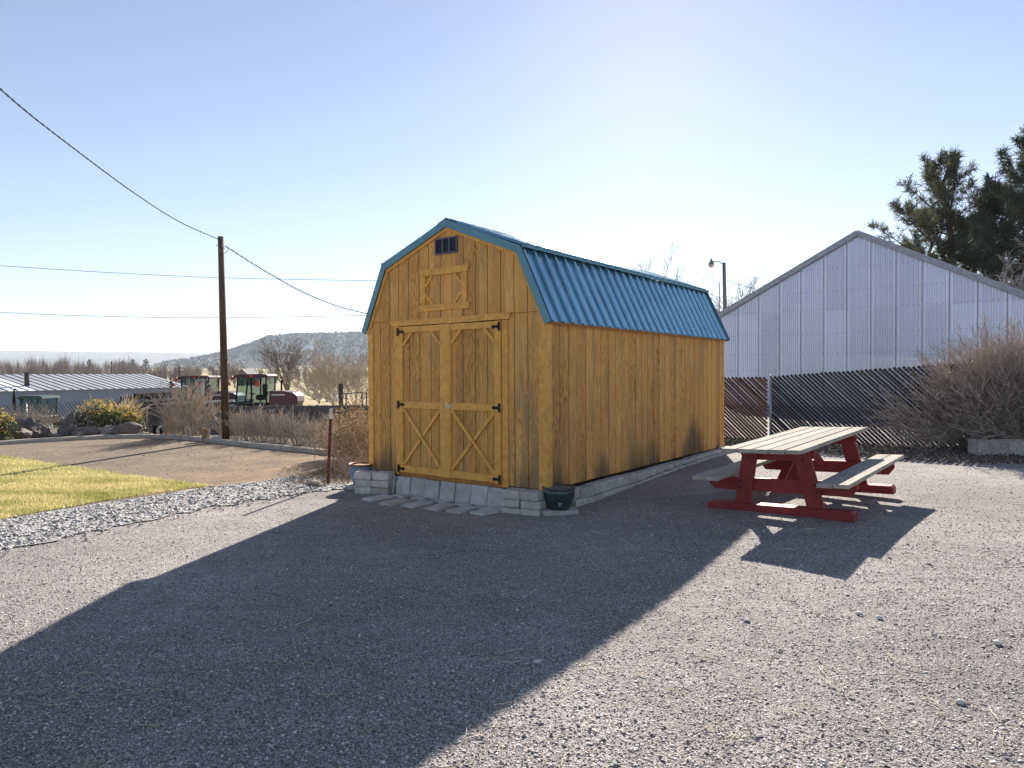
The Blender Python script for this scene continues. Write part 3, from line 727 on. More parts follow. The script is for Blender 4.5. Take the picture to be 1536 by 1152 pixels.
# ---------------------------------------------------------------- picnic table
tx,ty = 3.3676, 7.8711
t = thing('picnic_table', (tx,ty,.163), 'red picnic table with weathered pale plank top and two attached benches', 'picnic table')
t.rotation_euler = (.0314,-.0441,-.719)
t.rotation_mode='XYZ'
def weathered():
    n = N('weathered_planks'); o = n.obj(); g = n.noise(n.scale(o,(38,2.2,38)),1.,5.,.65); f = n.noise(n.scale(o,(3,1,3)),2.,4.,.6)
    c = n.mix(n.range(g,.3,.7),(.27,.245,.21),(.47,.44,.395)); c = n.mix(n.range(f,.5,.75,0,.5),c,(.30,.265,.225))
    c = n.mix(n.range(g,.66,.78,0,.7),c,(.17,.15,.13)); c = n.mix(1., c, n.range(n.island(),0,1,.88,1.1),'MULTIPLY')
    return n.done(c,.92,0,.08,n.bump(g,.5,.004))
def red_paint():
    n = N('red_paint'); o = n.obj(); f = n.noise(n.scale(o,(1,1,1)),4.,6.,.7); g = n.noise(o,28.,5.,.75)
    c = n.mix(n.range(f,.3,.7),(.18,.020,.026),(.31,.040,.042)); c = n.mix(n.range(g,.60,.69,0,.8),c,(.16,.10,.075))
    c = n.mix(n.range(g,.24,.34,.5,0),c,(.34,.07,.055))
    return n.done(c,.55,0,.35,n.bump(g,.25,.004))
MT['plank'] = weathered(); MT['red'] = red_paint()
TW,TL,TH = .8269,2.4847,.733; n5 = 5; pw = TW/n5
mb = MB(); r = random.Random(5)
for i in range(n5):
    x0=-TW/2+i*pw; a=r.uniform(-.012,.012); mb.cbox((x0+.008+r.uniform(-.002,.003),-TL/2+a,TH-.042+r.uniform(-.003,.003)),(x0+pw-.008,TL/2+r.uniform(-.012,.012),TH+r.uniform(-.003,.003)),.005)
top = mb.build('table_top', MT['plank'], t)
BO,BW,BH,BL = .5069,.3045,.4079,2.3168
for sg in (1,-1):
    mb = MB()
    for i in range(2):
        a=BO+i*BW/2+.003; b=a+BW/2-.006; x0,x1=sorted((sg*a,sg*b)); e_=r.uniform(-.012,.012)
        mb.cbox((x0,-BL/2+e_,BH-.042+r.uniform(-.002,.002)),(x1,BL/2+r.uniform(-.012,.012),BH+r.uniform(-.002,.002)),.005)
    mb.build('bench_seat', MT['plank'], t)
for sy in (1,-1):
    ya = sy*.813
    mb = MB(); mb.prism([(-.76,-.005),(.76,-.005),(.76,.07),(.735,.09),(-.735,.09),(-.76,.07)],'y',ya-.07,ya+.07); mb.build('skid', MT['red'], t)
    for sg in (1,-1):
        mb = MB(); mb.prism([(sg*.47,.088),(sg*.30,.088),(sg*.185,.688),(sg*.345,.688)],'y',ya-.021,ya+.021); mb.build('leg', MT['red'], t)
    q = ya+sy*-.043
    for sg in (1,-1):
        for (bx_,bz_) in ((sg*.395,.33),(sg*.405,.27),(sg*.27,.635),(sg*.285,.59)): mb = MB(); mb.tube([(bx_,ya+sy*.021,bz_),(bx_,ya+sy*.029,bz_)],.011,8); mb.build('bolt', MT['black_iron'], t)
    mb = MB(); mb.prism([(-.78,.30),(-.72,.222),(.72,.222),(.78,.30),(.78,.364),(-.78,.364)],'y',q-.021,q+.021); mb.build('bench_support', MT['red'], t)
    mb = MB(); mb.prism([(-.39,.62),(-.34,.565),(.34,.565),(.39,.62),(.39,.689),(-.39,.689)],'y',q-.021,q+.021); mb.build('top_cleat', MT['red'], t)
    mb = MB(); mb.bar((0,q-sy*.022,.30),(0,sy*.12,.66),.088,.038,(0,-sy,1)); mb.build('brace', MT['red'], t)

# ---------------------------------------------------------------- plants: branching
def ortho(d):
    a = V((0,0,1)) if abs(d.z) < .9 else V((1,0,0)); u = d.cross(a).normalized(); return u, d.cross(u).normalized()
def grow(mb, p, d, L, r0, depth, R, kids=4, spread=.6, up=.15, wig=.12, ratio=.62, seg=5, sides=(6,4,3,3), tips=None, lv=0, start=.25, rmin=.002):
    P=[p.copy()]; rr=[r0]; dirs=[d.copy()]
    for i in range(seg):
        d = (d + V((R.gauss(0,wig),R.gauss(0,wig),R.gauss(0,wig)+up*.2))).normalized(); p = p + d*(L/seg)
        P.append(p.copy()); dirs.append(d.copy()); rr.append(max(rmin, r0*(1-(i+1)/seg*.72)))
    mb.tube(P, rr, sides[min(lv,len(sides)-1)], lv == 0)
    if tips is not None and depth <= 1: tips.append((p.copy(), d.copy(), P))
    if depth <= 0: return
    n = kids if not hasattr(kids,'__len__') else kids[min(lv,len(kids)-1)]
    for k in range(n):
        t = start+(1-start)*(k+R.random())/n; i = min(seg-1, int(t*seg)); q = P[i].lerp(P[i+1], t*seg-i)
        u,v = ortho(dirs[i]); a = R.uniform(0,6.283); s = spread*R.uniform(.65,1.3)
        nd = (dirs[i]*math.cos(s) + (u*math.cos(a)+v*math.sin(a))*math.sin(s) + V((0,0,up))).normalized()
        grow(mb, q, nd, L*ratio*R.uniform(.7,1.15)*(1-.35*t), max(rmin, rr[i]*.6), depth-1, R, kids, spread, up, wig, ratio, max(3,seg-1), sides, tips, lv+1, .15, rmin)
def bark(name, col, col2=None): return plain(name, col, .9, 0, .15, .35, 14., (1,1,.3), col2, .5, 60., None, .22)
MT['bark_grey'] = bark('grey_bark', (.16,.135,.115)); MT['bark_pine'] = bark('pine_bark', (.10,.07,.05))
MT['twig_tan'] = bark('tan_twigs', (.46,.385,.31)); MT['twig_red'] = bark('reddish_twigs', (.33,.265,.22), (.58,.50,.43)); MT['twig_grey'] = bark('grey_twigs', (.38,.33,.29))
MT['twig_far'] = bark('distant_twigs', (.235,.19,.165)); MT['twig_pale'] = bark('pale_twigs', (.44,.37,.29))
def leafmat(name, cols, tr=.35):
    n = N(name); c = n.ramp(n.island(), cols); return n.done(c, .65, 0, .25, None, tr)
MT['needle'] = leafmat('pine_needles', [(0,(.040,.052,.030)),(.5,(.075,.09,.048)),(.85,(.13,.13,.065)),(1,(.22,.19,.10))], .35)
MT['needle2'] = leafmat('dark_needles', [(0,(.032,.048,.034)),(.5,(.06,.082,.052)),(.9,(.10,.115,.065)),(1,(.17,.155,.085))], .3)
MT['leaf_green'] = leafmat('shrub_leaves', [(0,(.02,.032,.012)),(.6,(.05,.07,.022)),(1,(.12,.12,.03))], .15)
MT['leaf_gold'] = leafmat('golden_leaves', [(0,(.46,.27,.025)),(.5,(.64,.42,.05)),(1,(.76,.58,.14))], .3)
MT['leaf_brown'] = leafmat('dry_brown_leaves', [(0,(.13,.085,.05)),(.5,(.26,.17,.09)),(1,(.42,.31,.18))])
MT['plume'] = leafmat('grass_plumes', [(0,(.42,.35,.24)),(1,(.68,.60,.46))], .5)
def leaves_mesh(name, C, size, mat, parent=None, nrm=None, asp=.55):
    """small folded-quad leaves at points C (n,3)"""
    n=len(C); a=RNG.normal(size=(n,3)); a/=np.linalg.norm(a,axis=1)[:,None]; b=RNG.normal(size=(n,3)); b-= (b*a).sum(1)[:,None]*a; b/=np.linalg.norm(b,axis=1)[:,None]
    s=np.asarray(size).reshape(-1,1)*np.ones((n,1)); v=np.stack([C-a*s,C+b*s*asp*.6,C+a*s,C-b*s*asp*.6],1).reshape(-1,3)
    return np_mesh(name, v, np.arange(n*4).reshape(-1,4), mat, parent)
def needles_mesh(name, tufts, mat, parent, n=16, L=.4, w=.03):
    """tufts: list of (point, direction); n thin blades fan out of each"""
    T=np.array([tuple(t[0]) for t in tufts]); D=np.array([tuple(t[1]) for t in tufts]); m=len(T)
    d=RNG.normal(size=(m,n,3)); d/=np.linalg.norm(d,axis=2)[:,:,None]; d=d*.95+D[:,None,:]*.75; d/=np.linalg.norm(d,axis=2)[:,:,None]
    s=RNG.normal(size=(m,n,3)); s-=(s*d).sum(2)[:,:,None]*d; s/=np.linalg.norm(s,axis=2)[:,:,None]
    l=L*RNG.uniform(.6,1.15,(m,n,1)); p=T[:,None,:]+RNG.normal(0,L*.16,(m,n,3))
    v=np.stack([p-s*w*.5,p+s*w*.5,p+d*l+s*w*.18,p+d*l-s*w*.18],2).reshape(-1,3)
    return np_mesh(name, v, np.arange(m*n*4).reshape(-1,4), mat, parent)

# ---------------------------------------------------------------- slatted chain-link fence on the right
MT['slat_dark'] = plain('charcoal_slats', (.020,.019,.024), .5, 0, .4, .4, 3., space='pos', island=.25, trans=.06)
MT['slat_brown'] = plain('brown_slats', (.17,.085,.045), .5, 0, .4, .4, 3., space='pos', island=.25, trans=.35)
MT['screw'] = plain('dark_screws',(.10,.10,.12),.6)
MT['wire'] = plain('galvanised_wire', (.46,.46,.47), .42, .6, .5)
MT['post'] = plain('galvanised_post', (.40,.40,.41), .45, .6, .5, .2, 8.)
def slat_fence(name, A, B, hA, hB, zA, zB, slat_mat, label, post_at=(), back=(), pitch=.084, sw=.047, skip=(), down=1, wire=True, rail=False, top_jit=.02):
    """chain-link fence from A to B (ground points) with slats woven in one diagonal direction"""
    A=V((*A,0)); B=V((*B,0)); Lh=(B-A).length; dx=(B-A)/Lh; nrm=V((-dx.y,dx.x,0))
    t = thing(name, A+V((0,0,zA)), label, 'fence')
    loc = lambda u,z,o=0.: dx*u + nrm*o + V((0,0,z+(zB-zA)*u/Lh))
    H=lambda u: hA+(hB-hA)*u/Lh
    sl=MB(); wr=MB(); wr2=MB(); r=random.Random(11); n0=int(-max(hA,hB)/pitch)-1; n1=int(Lh/pitch)+1
    hm=max(hA,hB)
    for i in range(n0,n1):
        if i in skip: continue
        u0=i*pitch; ht=H(min(max(u0,0),Lh))+r.uniform(-top_jit,top_jit)*.4
        # centreline from (u0, ht) to (u0+ht, 0)
        ta,tb=0.,ht
        if u0<0: ta=-u0
        if u0+tb>Lh: tb=Lh-u0
        if tb-ta<.04: continue
        P=lambda q: (u0+q, ht-q)
        (ua,za),(ub,zb)=P(ta),P(tb)
        if down<0: ua,ub=Lh-ua,Lh-ub
        d2=V((ub-ua,0,zb-za)).normalized(); s2=V((-d2.z,0,d2.x)); h=sw/2
        for (q,) in ((0,),):
            vs=[]
            for (cu,cz) in ((ua,za),(ub,zb)):
                for sg in (-1,1):
                    for o in (-.0025,.0025): vs.append(loc(cu+s2.x*h*sg, cz+s2.z*h*sg, o))
            sl.add(vs,[(0,1,3,2),(4,6,7,5),(0,2,6,4),(1,5,7,3),(0,4,5,1),(2,3,7,6)])
    if wire:
        for fam in (1,-1):
            for i in range(n0,n1):
                u0=(i+.5)*pitch; ht=H(min(max(u0,0),Lh))-.02
                ta,tb=0.,ht
                if u0<0: ta=-u0
                if u0+tb>Lh: tb=Lh-u0
                if tb-ta<.04: continue
                ua,za,ub,zb=u0+ta,ht-ta,u0+tb,ht-tb
                if fam*down<0: ua,ub=Lh-ua,Lh-ub
                o=-.007 if fam>0 else -.004
                (wr if fam>0 else wr).tube([loc(ua,za,o),loc(ub,zb,o)], .0026 if fam>0 else .0010, 4, False)
        wr.build('wire_mesh', MT['wire'], t)
    sl.build('slats', slat_mat, t)
    for u in tuple(post_at)+tuple(back):
        of=.04 if u in back else -.04
        p=MB(); p.tube([loc(u,-.1,of),loc(u,H(u)+.0,of)],.026,12); p.tube([loc(u,H(u),of),loc(u,H(u)+.02,of),loc(u,H(u)+.035,of)],[.03,.028,.008],12); p.build('post', MT['post'], t, True)
    if rail:
        p=MB(); p.tube([loc(0,hA,-.02),loc(Lh,hB,-.02)],.019,8); p.build('top_rail', MT['post'], t, True)
    return t
FD = V((.866,-.5,0)); FP = V((5.62,14.95,0))
a = FP-FD*3.4; b = FP
slat_fence('slatted_fence', (a.x,a.y), (b.x-.03,b.y+.017), 1.38, 1.40, .10, .14, MT['slat_brown'], 'brown slatted chain-link fence panel between the shed corner and the post', (), (), sw=.050)
a2 = FP+FD*.02; b2 = FP+FD*8.2
slat_fence('slatted_fence', (a2.x,a2.y), (b2.x,b2.y), 1.41, 2.0, .14, .14, MT['slat_dark'], 'charcoal slatted chain-link fence behind the picnic table and twiggy bush', (.02,), (3.33,6.6), sw=.052)

# ---------------------------------------------------------------- galvanised barn behind the fence
B0 = V((10.4429,31.5973,0)); BD = V((.7349,-.5435,0)).normalized(); BN = V((.5435,.7349,0)).normalized()   # BN points away from the camera
BZ = .05; KL,KP,PANEL = -.9,5.45,.914
barn = thing('metal_barn', B0+BD*(KL*PANEL)+V((0,0,BZ)), 'big galvanised ribbed metal barn with its gable end behind the slatted fence', 'barn', rz=math.atan2(BD.y,BD.x))
HWB=(KP-KL)*PANEL; WB=2*HWB; EZ=4.33; PZ=7.42; DEEP=16.
def barn_top(x): return PZ-(PZ-EZ)*abs(x-HWB)/HWB
def galv():
    n=N('galvanised_sheet'); o=n.obj(); X=n.sep(o)
    wn=n.new("ShaderNodeTexWhiteNoise"); wn.noise_dimensions='2D'
    cx=n.new("ShaderNodeCombineXYZ"); n.put(cx.inputs[0],n.math('FLOOR',n.math('DIVIDE',n.math('ADD',X[0],-.0),PANEL))); n.put(cx.inputs[1],n.math('FLOOR',n.math('DIVIDE',X[2],4.2))); n.put(wn.inputs['Vector'],cx.outputs[0])
    f=n.noise(n.scale(o,(1.5,1,.35)),1.4,5.,.65); g=n.noise(o,22.,4.,.6)
    c=n.mix(n.range(f,.3,.7),(.52,.545,.67),(.67,.69,.81)); c=n.mix(1.,c,n.range(wn.outputs[0],0,1,.90,1.06),'MULTIPLY'); c=n.mix(n.range(g,.62,.8,0,.3),c,(.45,.45,.48))
    return n.done(c,n.range(f,.3,.7,.30,.44),.75,.5,n.bump(n.noise(o,1.8,3.),.25,.05))
MT['galv']=galv(); MT['galv_trim']=plain('grey_barn_trim',(.34,.345,.40),.5,.3,.4)
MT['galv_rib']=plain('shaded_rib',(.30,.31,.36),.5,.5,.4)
def rib_profile(x0,x1):
    prof=[]; k=0; x=x0
    while x < x1-.01:
        e_=min(x+PANEL,x1); prof+=[(x,0.),(x+.008,-.045),(x+.044,-.045),(x+.055,0)]
        for j in range(1,9):
            a=x+.05+j*.088
            if a+.05<e_: prof+=[(a,0),(a+.014,-.026),(a+.034,-.026),(a+.048,0)]
        x+=PANEL
    return [p for p in prof if p[0]<=x1]+[(x1,0)]
def ribwall(mb,prof,zlo,zhi,off=0.):
    b=len(mb.v); n=len(prof)
    for x,y in prof: mb.v += [(x,y+off,zlo),(x,y+off,max(zlo+.001,zhi(x)))]
    for i in range(n-1):
        k=b+i*2; mb.f.append((k,k+2,k+3,k+1))
x_first=(0-KL)*PANEL
pr=rib_profile(x_first-PANEL,WB); pr=[(max(0.,x),y) for x,y in pr]
SEAM=4.2
m=MB(); ribwall(m,pr,-.2,lambda x:min(SEAM+.03,barn_top(x)-.01)); m.build('lower_wall',MT['galv'],barn)
m=MB(); ribwall(m,pr,SEAM,lambda x:barn_top(x)-.01,-.006); m.build('upper_wall',MT['galv'],barn)
m=MB()
for z in (.9,1.65,2.4,3.25,4.28,5.05,6.0):
    x=.05
    while x<WB:
        if barn_top(x)>z+.15: m.tube([(x,-.004,z),(x,-.034,z)],.016,6)
        x+=.20+.015*math.sin(x*9)
m.build('wall_screw',MT['screw'],barn)
for o_ in bpy.data.objects:
    if o_.name.startswith('wall_screw'): o_['kind']='stuff'
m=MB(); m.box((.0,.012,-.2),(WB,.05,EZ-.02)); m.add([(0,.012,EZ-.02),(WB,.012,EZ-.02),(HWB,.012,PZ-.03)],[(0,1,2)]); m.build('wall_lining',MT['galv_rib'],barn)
m=MB(); m.box((.0,.06,-.2),(.04,DEEP,EZ)); m.box((WB-.04,.06,-.2),(WB,DEEP,EZ)); m.build('side_wall',MT['galv'],barn)
for sg in (-1,1):
    ex=HWB+sg*(HWB+.14); ez=EZ-.14*(PZ-EZ)/HWB; d_=V((HWB-ex,0,PZ-ez)); nn=V((-d_.z,0,d_.x)).normalized(); nn=nn if nn.z>0 else -nn
    m=MB(); m.add([(ex,-.10,ez),(HWB,-.10,PZ),(HWB,DEEP,PZ),(ex,DEEP,ez)]+[tuple(V(q)+nn*.05) for q in ((ex,-.10,ez),(HWB,-.10,PZ),(HWB,DEEP,PZ),(ex,DEEP,ez))],[(0,1,2,3),(7,6,5,4),(0,4,5,1),(3,2,6,7),(0,3,7,4),(1,5,6,2)]); m.build('roof',MT['galv'],barn)
    m=MB(); q=[V((ex,0,ez))+nn*.07,V((HWB,0,PZ))+nn*.07,V((HWB,0,PZ))-nn*.15,V((ex,0,ez))-nn*.15]
    m.prism([(p.x,p.z) for p in (q if sg<0 else q[::-1])],'y',-.17,-.105); m.build('rake_trim',MT['galv_trim'],barn)
m=MB(); x=x_first
while x<WB-.1:
    if x>0: m.box((x-.012,-.052,-.2),(x+.030,-.0455,barn_top(x)-.06))
    x+=PANEL
m.build('seam_shade_strip',MT['galv_rib'],barn)  # strips coloured dark to draw the lap shade along the panel edges
for o_ in bpy.data.objects:
    if o_.name=='seam_shade_strip': o_['kind']='stuff'
m=MB(); m.box((-.035,-.045,-.2),(.03,.01,EZ-.12)); m.build('corner_trim',MT['galv_trim'],barn)

# ---------------------------------------------------------------- twiggy bush, planter blocks, leaf litter
def bare_shrub(name, loc, label, n, hgt, spread, mat, seed, group=None, r0=.008, depth=2, kids=(5,4,3), up=.12, droop=0., base_r=.25, wig=.13, cat='shrub', lean=(0,0), rmin=.0022, top_flat=0.):
    R=random.Random(seed); t=thing(name,loc,label,cat,group); m=MB()
    for i in range(n):
        a=R.uniform(0,6.283); s=spread*math.sqrt(R.random()); d=V((math.sin(s)*math.cos(a)+lean[0],math.sin(s)*math.sin(a)+lean[1],math.cos(s))).normalized()
        b=V((R.gauss(0,base_r*.5),R.gauss(0,base_r*.5),-.03)); L=hgt*R.uniform(.6,1.08)*(1-.12*s)
        grow(m,b,d,L*.72,r0*R.uniform(.6,1.2),depth,R,kids,.42,up-droop*s,wig,.55,6,(4,3,3,3),None,0,.25,rmin)
    m.build('branches',mat,t); return t
bx=V((9.2,12.85,0)); bz=zgf(bx.x,bx.y)
R_=random.Random(21); bush=thing('twiggy_bush',(bx.x,bx.y,bz),'large bare reddish twiggy bush arching over the slatted fence at right','shrub'); m=MB()
for i in range(470):
    a=R_.uniform(0,6.283); s=R_.uniform(.05,1.42)*(1-.22*max(0,-math.sin(a))); ln=(2.3-.12*max(0.,-math.cos(a))*(s>.6))*R_.uniform(.6,1.05)*(1+.1*math.sin(a*3))
    d=V((math.sin(s)*math.cos(a)*1.05,math.sin(s)*math.sin(a)*.8,math.cos(s)+.12)).normalized(); b=V((R_.gauss(0,.3),R_.gauss(0,.22),-.02))
    grow(m,b,d,ln*.80,.009*R_.uniform(.6,1.3),2,R_,(10,6),.40,.05-.10*(s>.9),.13,.46,6,(4,3,3),None,0,.22,.0034)
m.build('branches',MT['twig_red'],bush)
for i,(px,pw_,lab,rz_,tl) in enumerate([(1468.5,.245,'tilted pale concrete block at the left end of the row under the twiggy bush',.1,.07),(1507,.60,'long pale concrete block beside a tilted one under the twiggy bush',-.05,0),(1556,.5,'pale concrete block cut by the right edge of the picture',-.03,0)]):
    Y=12.1; p=at(px,672,Y); m=MB().cbox((-pw_/2,-.13,0),(pw_/2,.13,.30),.012,None,.005,random.Random(i)); o=m.build('planter_block',MT['planter_block']); o.location=(p.x,Y,zgf(p.x,Y)-.02); o.rotation_euler=(-.03,tl,rz_); tag(o,lab,'concrete block')
# leaf litter along the fence foot
poly_l=[(3.9,14.6),(4.2,13.4),(5.6,12.2),(7.0,11.0),(9.5,10.6),(12.5,10.4),(12.5,11.5),(FP+FD*7.5)[:2],(FP+FD*0)[:2],(FP-FD*1.6)[:2]]
poly_l=[tuple(p) for p in poly_l]
q=RNG.uniform([3.5,9.9],[12.6,16],(42000,2)); q=q[inside(poly_l,q[:,0],q[:,1])]; 
P3=np.concatenate([q,(zg(q[:,0],q[:,1])+RNG.gamma(1.5,.012,len(q)))[:,None]],1)
o=leaves_mesh('leaf_litter',P3,RNG.uniform(.012,.04,len(P3)),MT['dead_leaf']); tag(o,kind='stuff')

# ---------------------------------------------------------------- conifers and bare trees behind the barn
def pine(loc, label, H, seed, mat, width, nl=44, tuft=.42, shape=1.0, low=.22, blades=16, dens=1.0, cat='tree', tops=0):
    R=random.Random(seed); t=thing('pine_tree',loc,label,cat); tr=MB(); tufts=[]
    P=[V((0,0,-.3))]; 
    for i in range(9): P.append(V((R.gauss(0,.10)*i*.25,R.gauss(0,.10)*i*.25,H*(i+1)/9)))
    tr.tube(P,[.026*H*(1-.9*i/9)+.02 for i in range(10)],9); tr.build('trunk',MT['bark_pine'],t,True)
    lm=MB()
    def onp(z): 
        f=min(max(z/H*9,0),8.999); i=int(f); return P[min(i,8)].lerp(P[i+1],f-i) if z>0 else P[0]
    for k in range(nl):
        f=low+(1-low)*((k+R.random())/nl); z=H*f; g=(f-low)/(1-low)
        L=width*(shape*(1-g)**.75+ (1-shape)*math.sin(math.pi*(.18+.80*g)))*R.uniform(.6,1.15)+.35
        a=k*2.399+R.uniform(-.5,.5); el=-.15+.95*g+R.uniform(-.15,.2); d=V((math.cos(a)*math.cos(el),math.sin(a)*math.cos(el),math.sin(el))); p=onp(z-.3)
        seg=6; Q=[p.copy()]; D=[d.copy()]
        for i in range(seg): d=(d+V((R.gauss(0,.08),R.gauss(0,.08),.10+R.gauss(0,.05)))).normalized(); p=p+d*L/seg; Q.append(p.copy()); D.append(d.copy())
        r0=.010*H*.35*(L/width)+.02; lm.tube(Q,[max(.012,r0*(1-i/seg*.8)) for i in range(seg+1)],5,False)
        ns=int((4+L*3.0)*dens)
        for j in range(ns):
            tt=.22+.78*(j+R.random())/ns; i=min(seg-1,int(tt*seg)); b=Q[i].lerp(Q[i+1],tt*seg-i); u,v=ortho(D[i]); an=R.uniform(0,6.28); s=R.uniform(.5,1.1)
            nd=(D[i]*math.cos(s)+(u*math.cos(an)+v*math.sin(an))*math.sin(s)+V((0,0,.35))).normalized(); l2=L*.26*(1.15-tt)+.28*R.uniform(.5,1.2)
            e1=b+nd*l2*.5; nd2=(nd+V((0,0,.3))).normalized(); e2=e1+nd2*l2*.5; lm.tube([b,e1,e2],[.014,.010,.006],3,False)
            tufts.append((e2,nd2)); 
            if l2>.3: tufts.append((e1,nd)); tufts.append((b.lerp(e1,.5)+V((R.gauss(0,.12),R.gauss(0,.12),.06)),nd))
        tufts.append((Q[-1],D[-1])); tufts.append((Q[-2],D[-2]))
    tufts.append((P[-1],V((0,0,1))))
    lm.build('limbs',MT['bark_pine'],t); needles_mesh('needles',tufts,mat,t,blades,tuft,.045*tuft/.42); return t
def base(px,Y): p=at(px,560,Y); return (p.x,Y,zgf(p.x,Y))
pine(base(1425,47),'open dark green pine tree behind the ridge of the metal barn',at(1425,240,47).z-zgf(30,47),31,MT['needle'],5.6,52,.40,.35,.26,13,.85)
pine(base(1396,50),'small low pine crown left of the taller pine, above the barn roof',at(1350,322,50).z,36,MT['needle'],4.2,34,.40,.35,.3,13,.85)
pine(base(1568,40),'tall dense dark conifer at the right edge behind the barn',at(1560,190,40).z,33,MT['needle2'],5.6,80,.40,.65,.2,15)
pine(base(1492,45),'dark conifer crown between the open pine and the tallest conifer',at(1485,285,45).z,38,MT['needle'],4.4,60,.40,.45,.2,13)
def bare_tree(loc,label,H,seed,mat,depth=4,kids=(7,5,4,3),spread=.62,r0=None,trunk=.32,up=.10,group=None,name='bare_tree',n_main=5,rmin=.008,wig=.11):
    R=random.Random(seed); t=thing(name,loc,label,'tree',group); r0=r0 or H*.022
    tk=MB(); th=H*trunk; tk.tube([(0,0,-.3),(R.gauss(0,.05),0,th*.5),(R.gauss(0,.08),R.gauss(0,.08),th)],[r0*1.25,r0,r0*.85],8); tk.build('trunk',MT['bark_grey'],t,True)
    m=MB()
    for i in range(n_main):
        a=i*6.283/n_main+R.uniform(-.5,.5); s=R.uniform(.15,.95) if i else .08; d=V((math.sin(s)*math.cos(a),math.sin(s)*math.sin(a),math.cos(s)))
        grow(m,V((0,0,th*R.uniform(.75,1.0))),d,(H-th)*.72*R.uniform(.75,1.05),r0*.62,depth-1,R,kids,spread,up,wig,.60,6,(6,4,3,3),None,0,.2,rmin)
    m.build('crown',mat,t); return t
bare_tree(base(1545,35),'bare grey tree with fine twigs in front of the conifers at the right edge',at(1530,310,35).z,51,MT['twig_grey'],4,(8,5,4),.7,.13,.3,n_main=7,rmin=.009)
bare_tree(base(978,60),'bare tree whose fine twigs show above the shed roof ridge',at(978,399,60).z*1.13,52,MT['twig_grey'],4,(7,5,4),.6,.13,.35,n_main=7,rmin=.012)
bare_tree(base(1112,55),'bare tree behind the lamp pole, twigs above the barn eave',at(1112,418,55).z*1.2,53,MT['twig_grey'],4,(7,4,4),.6,.12,.35,n_main=7,rmin=.012)
bare_tree(base(1068,62),'small bare tree showing between the shed roof and the barn',at(1065,440,62).z*1.15,54,MT['twig_grey'],3,(7,5,4),.6,.1,.35,n_main=7,rmin=.012)

# ---------------------------------------------------------------- poles and cables
MT['pole'] = plain('weathered_pole', (.10,.062,.042), .85, 0, .15, .4, 9., (1,1,.12), (.17,.11,.075), .4, 30.)
MT['pole2'] = plain('grey_pole', (.22,.19,.18), .85, 0, .15, .3, 9., (1,1,.12), None, .4, 30.)
MT['cable'] = plain('cable', (.035,.035,.04), .9, 0., .05); MT['lamp_metal']=plain('lamp_metal',(.20,.22,.22),.5,.4)
MT['lens']=plain('frosted_lens',(.62,.45,.36),.25,0,.5)
pb=at(339,661,17.0); ptop=at(331,355,17.0); pz=zgf(pb.x,17.0)
pole=thing('utility_pole',(pb.x,17.0,pz),'slim brown wooden utility pole standing among the shrubs','utility pole')
tv=ptop-V((pb.x,17.0,pz)); MB().tube([V((0,0,-.3)),tv*.5,tv],[.095,.085,.068],14).build('shaft',MT['pole'],pole,True)
m=MB(); c0=tv*.955; m.tube([c0+V((.07,-.03,.02)),c0+V((.12,-.03,-.06)),c0+V((.02,-.08,-.17)),c0+V((-.05,-.07,.0))],.007,5); m.tube([c0+V((.09,0,-.2)),c0+V((.2,0,-.06))],.010,5); m.tube([c0+V((-.09,-.05,.0)),c0+V((.09,-.05,.0))],.012,6); m.build('bracket',MT['post'],pole)
lp=base(1090,39); ltop=at(1086,394,39)
lamp=thing('lamp_pole',lp,'grey wooden pole with a dome yard lamp behind the barn roof','lamp pole'); lv=ltop-V(lp)
MB().tube([V((0,0,-.3)),lv*.5,lv],[.14,.12,.095],12).build('shaft',MT['pole2'],lamp,True)
hd=at(1067,392,39)-V(lp); m=MB(); m.tube([lv+V((0,0,-.12)),lv+V((-.28,0,.05)),lv+V((-.5,0,.05)),hd+V((.03,0,-.0))],.028,6); m.build('arm',MT['lamp_metal'],lamp,True)
MT_=Matrix.Translation(hd); MB().lathe([(0,.16),(.05,.15),(.055,.06),(.10,-.02),(.17,-.14),(.18,-.19),(.16,-.19)],20,MT_).build('lamp_shade',MT['lamp_metal'],lamp,True)
MB().lathe([(.155,-.185),(.15,-.26),(.11,-.34),(0,-.37)],16,MT_).build('lens',MT['lens'],lamp,True)
m=MB(); k0=at(1079,424,39)-V(lp); m.tube([k0,k0+V((0,0,-3.6))],.03,6); m.tube([k0,k0+V((-.08,0,.05)),k0+V((-.2,0,-.10)),k0+V((-.33,0,-.18)),k0+V((-.38,0,.2)),k0+V((-.33,0,.42))],.012,5); m.build('conduit',MT['lamp_metal'],lamp)
def cable(name,pts,r,label,n=40,twist=0.,strands=1,group=None):
    """cable through world points (Catmull-Rom)"""
    pts=[V(p) for p in pts]; P=[]
    for i in range(len(pts)-1):
        p0=pts[max(i-1,0)] if i else pts[0]*2-pts[1];p1=pts[i];p2=pts[i+1];p3=pts[i+2] if i+2<len(pts) else pts[-1]*2-pts[-2]
        for j in range(n): u=j/n; P.append(.5*((2*p1)+(p2-p0)*u+(2*p0-5*p1+4*p2-p3)*u*u+(3*p1-p0-3*p2+p3)*u**3))
    P.append(pts[-1]); m=MB(); 
    for s in range(strands):
        Q=[]; acc=0.
        for i,p in enumerate(P):
            if i: acc+=(p-P[i-1]).length
            a=acc*twist+s*2*math.pi/strands; Q.append(p+(V((math.cos(a)*.7,math.cos(a)*-.7,math.sin(a)))*r*1.3 if strands>1 else V((0,0,0))))
        m.tube(Q,r,4,False)
    o=m.build(name,MT['cable']); return tag(o,label,'cable',group)
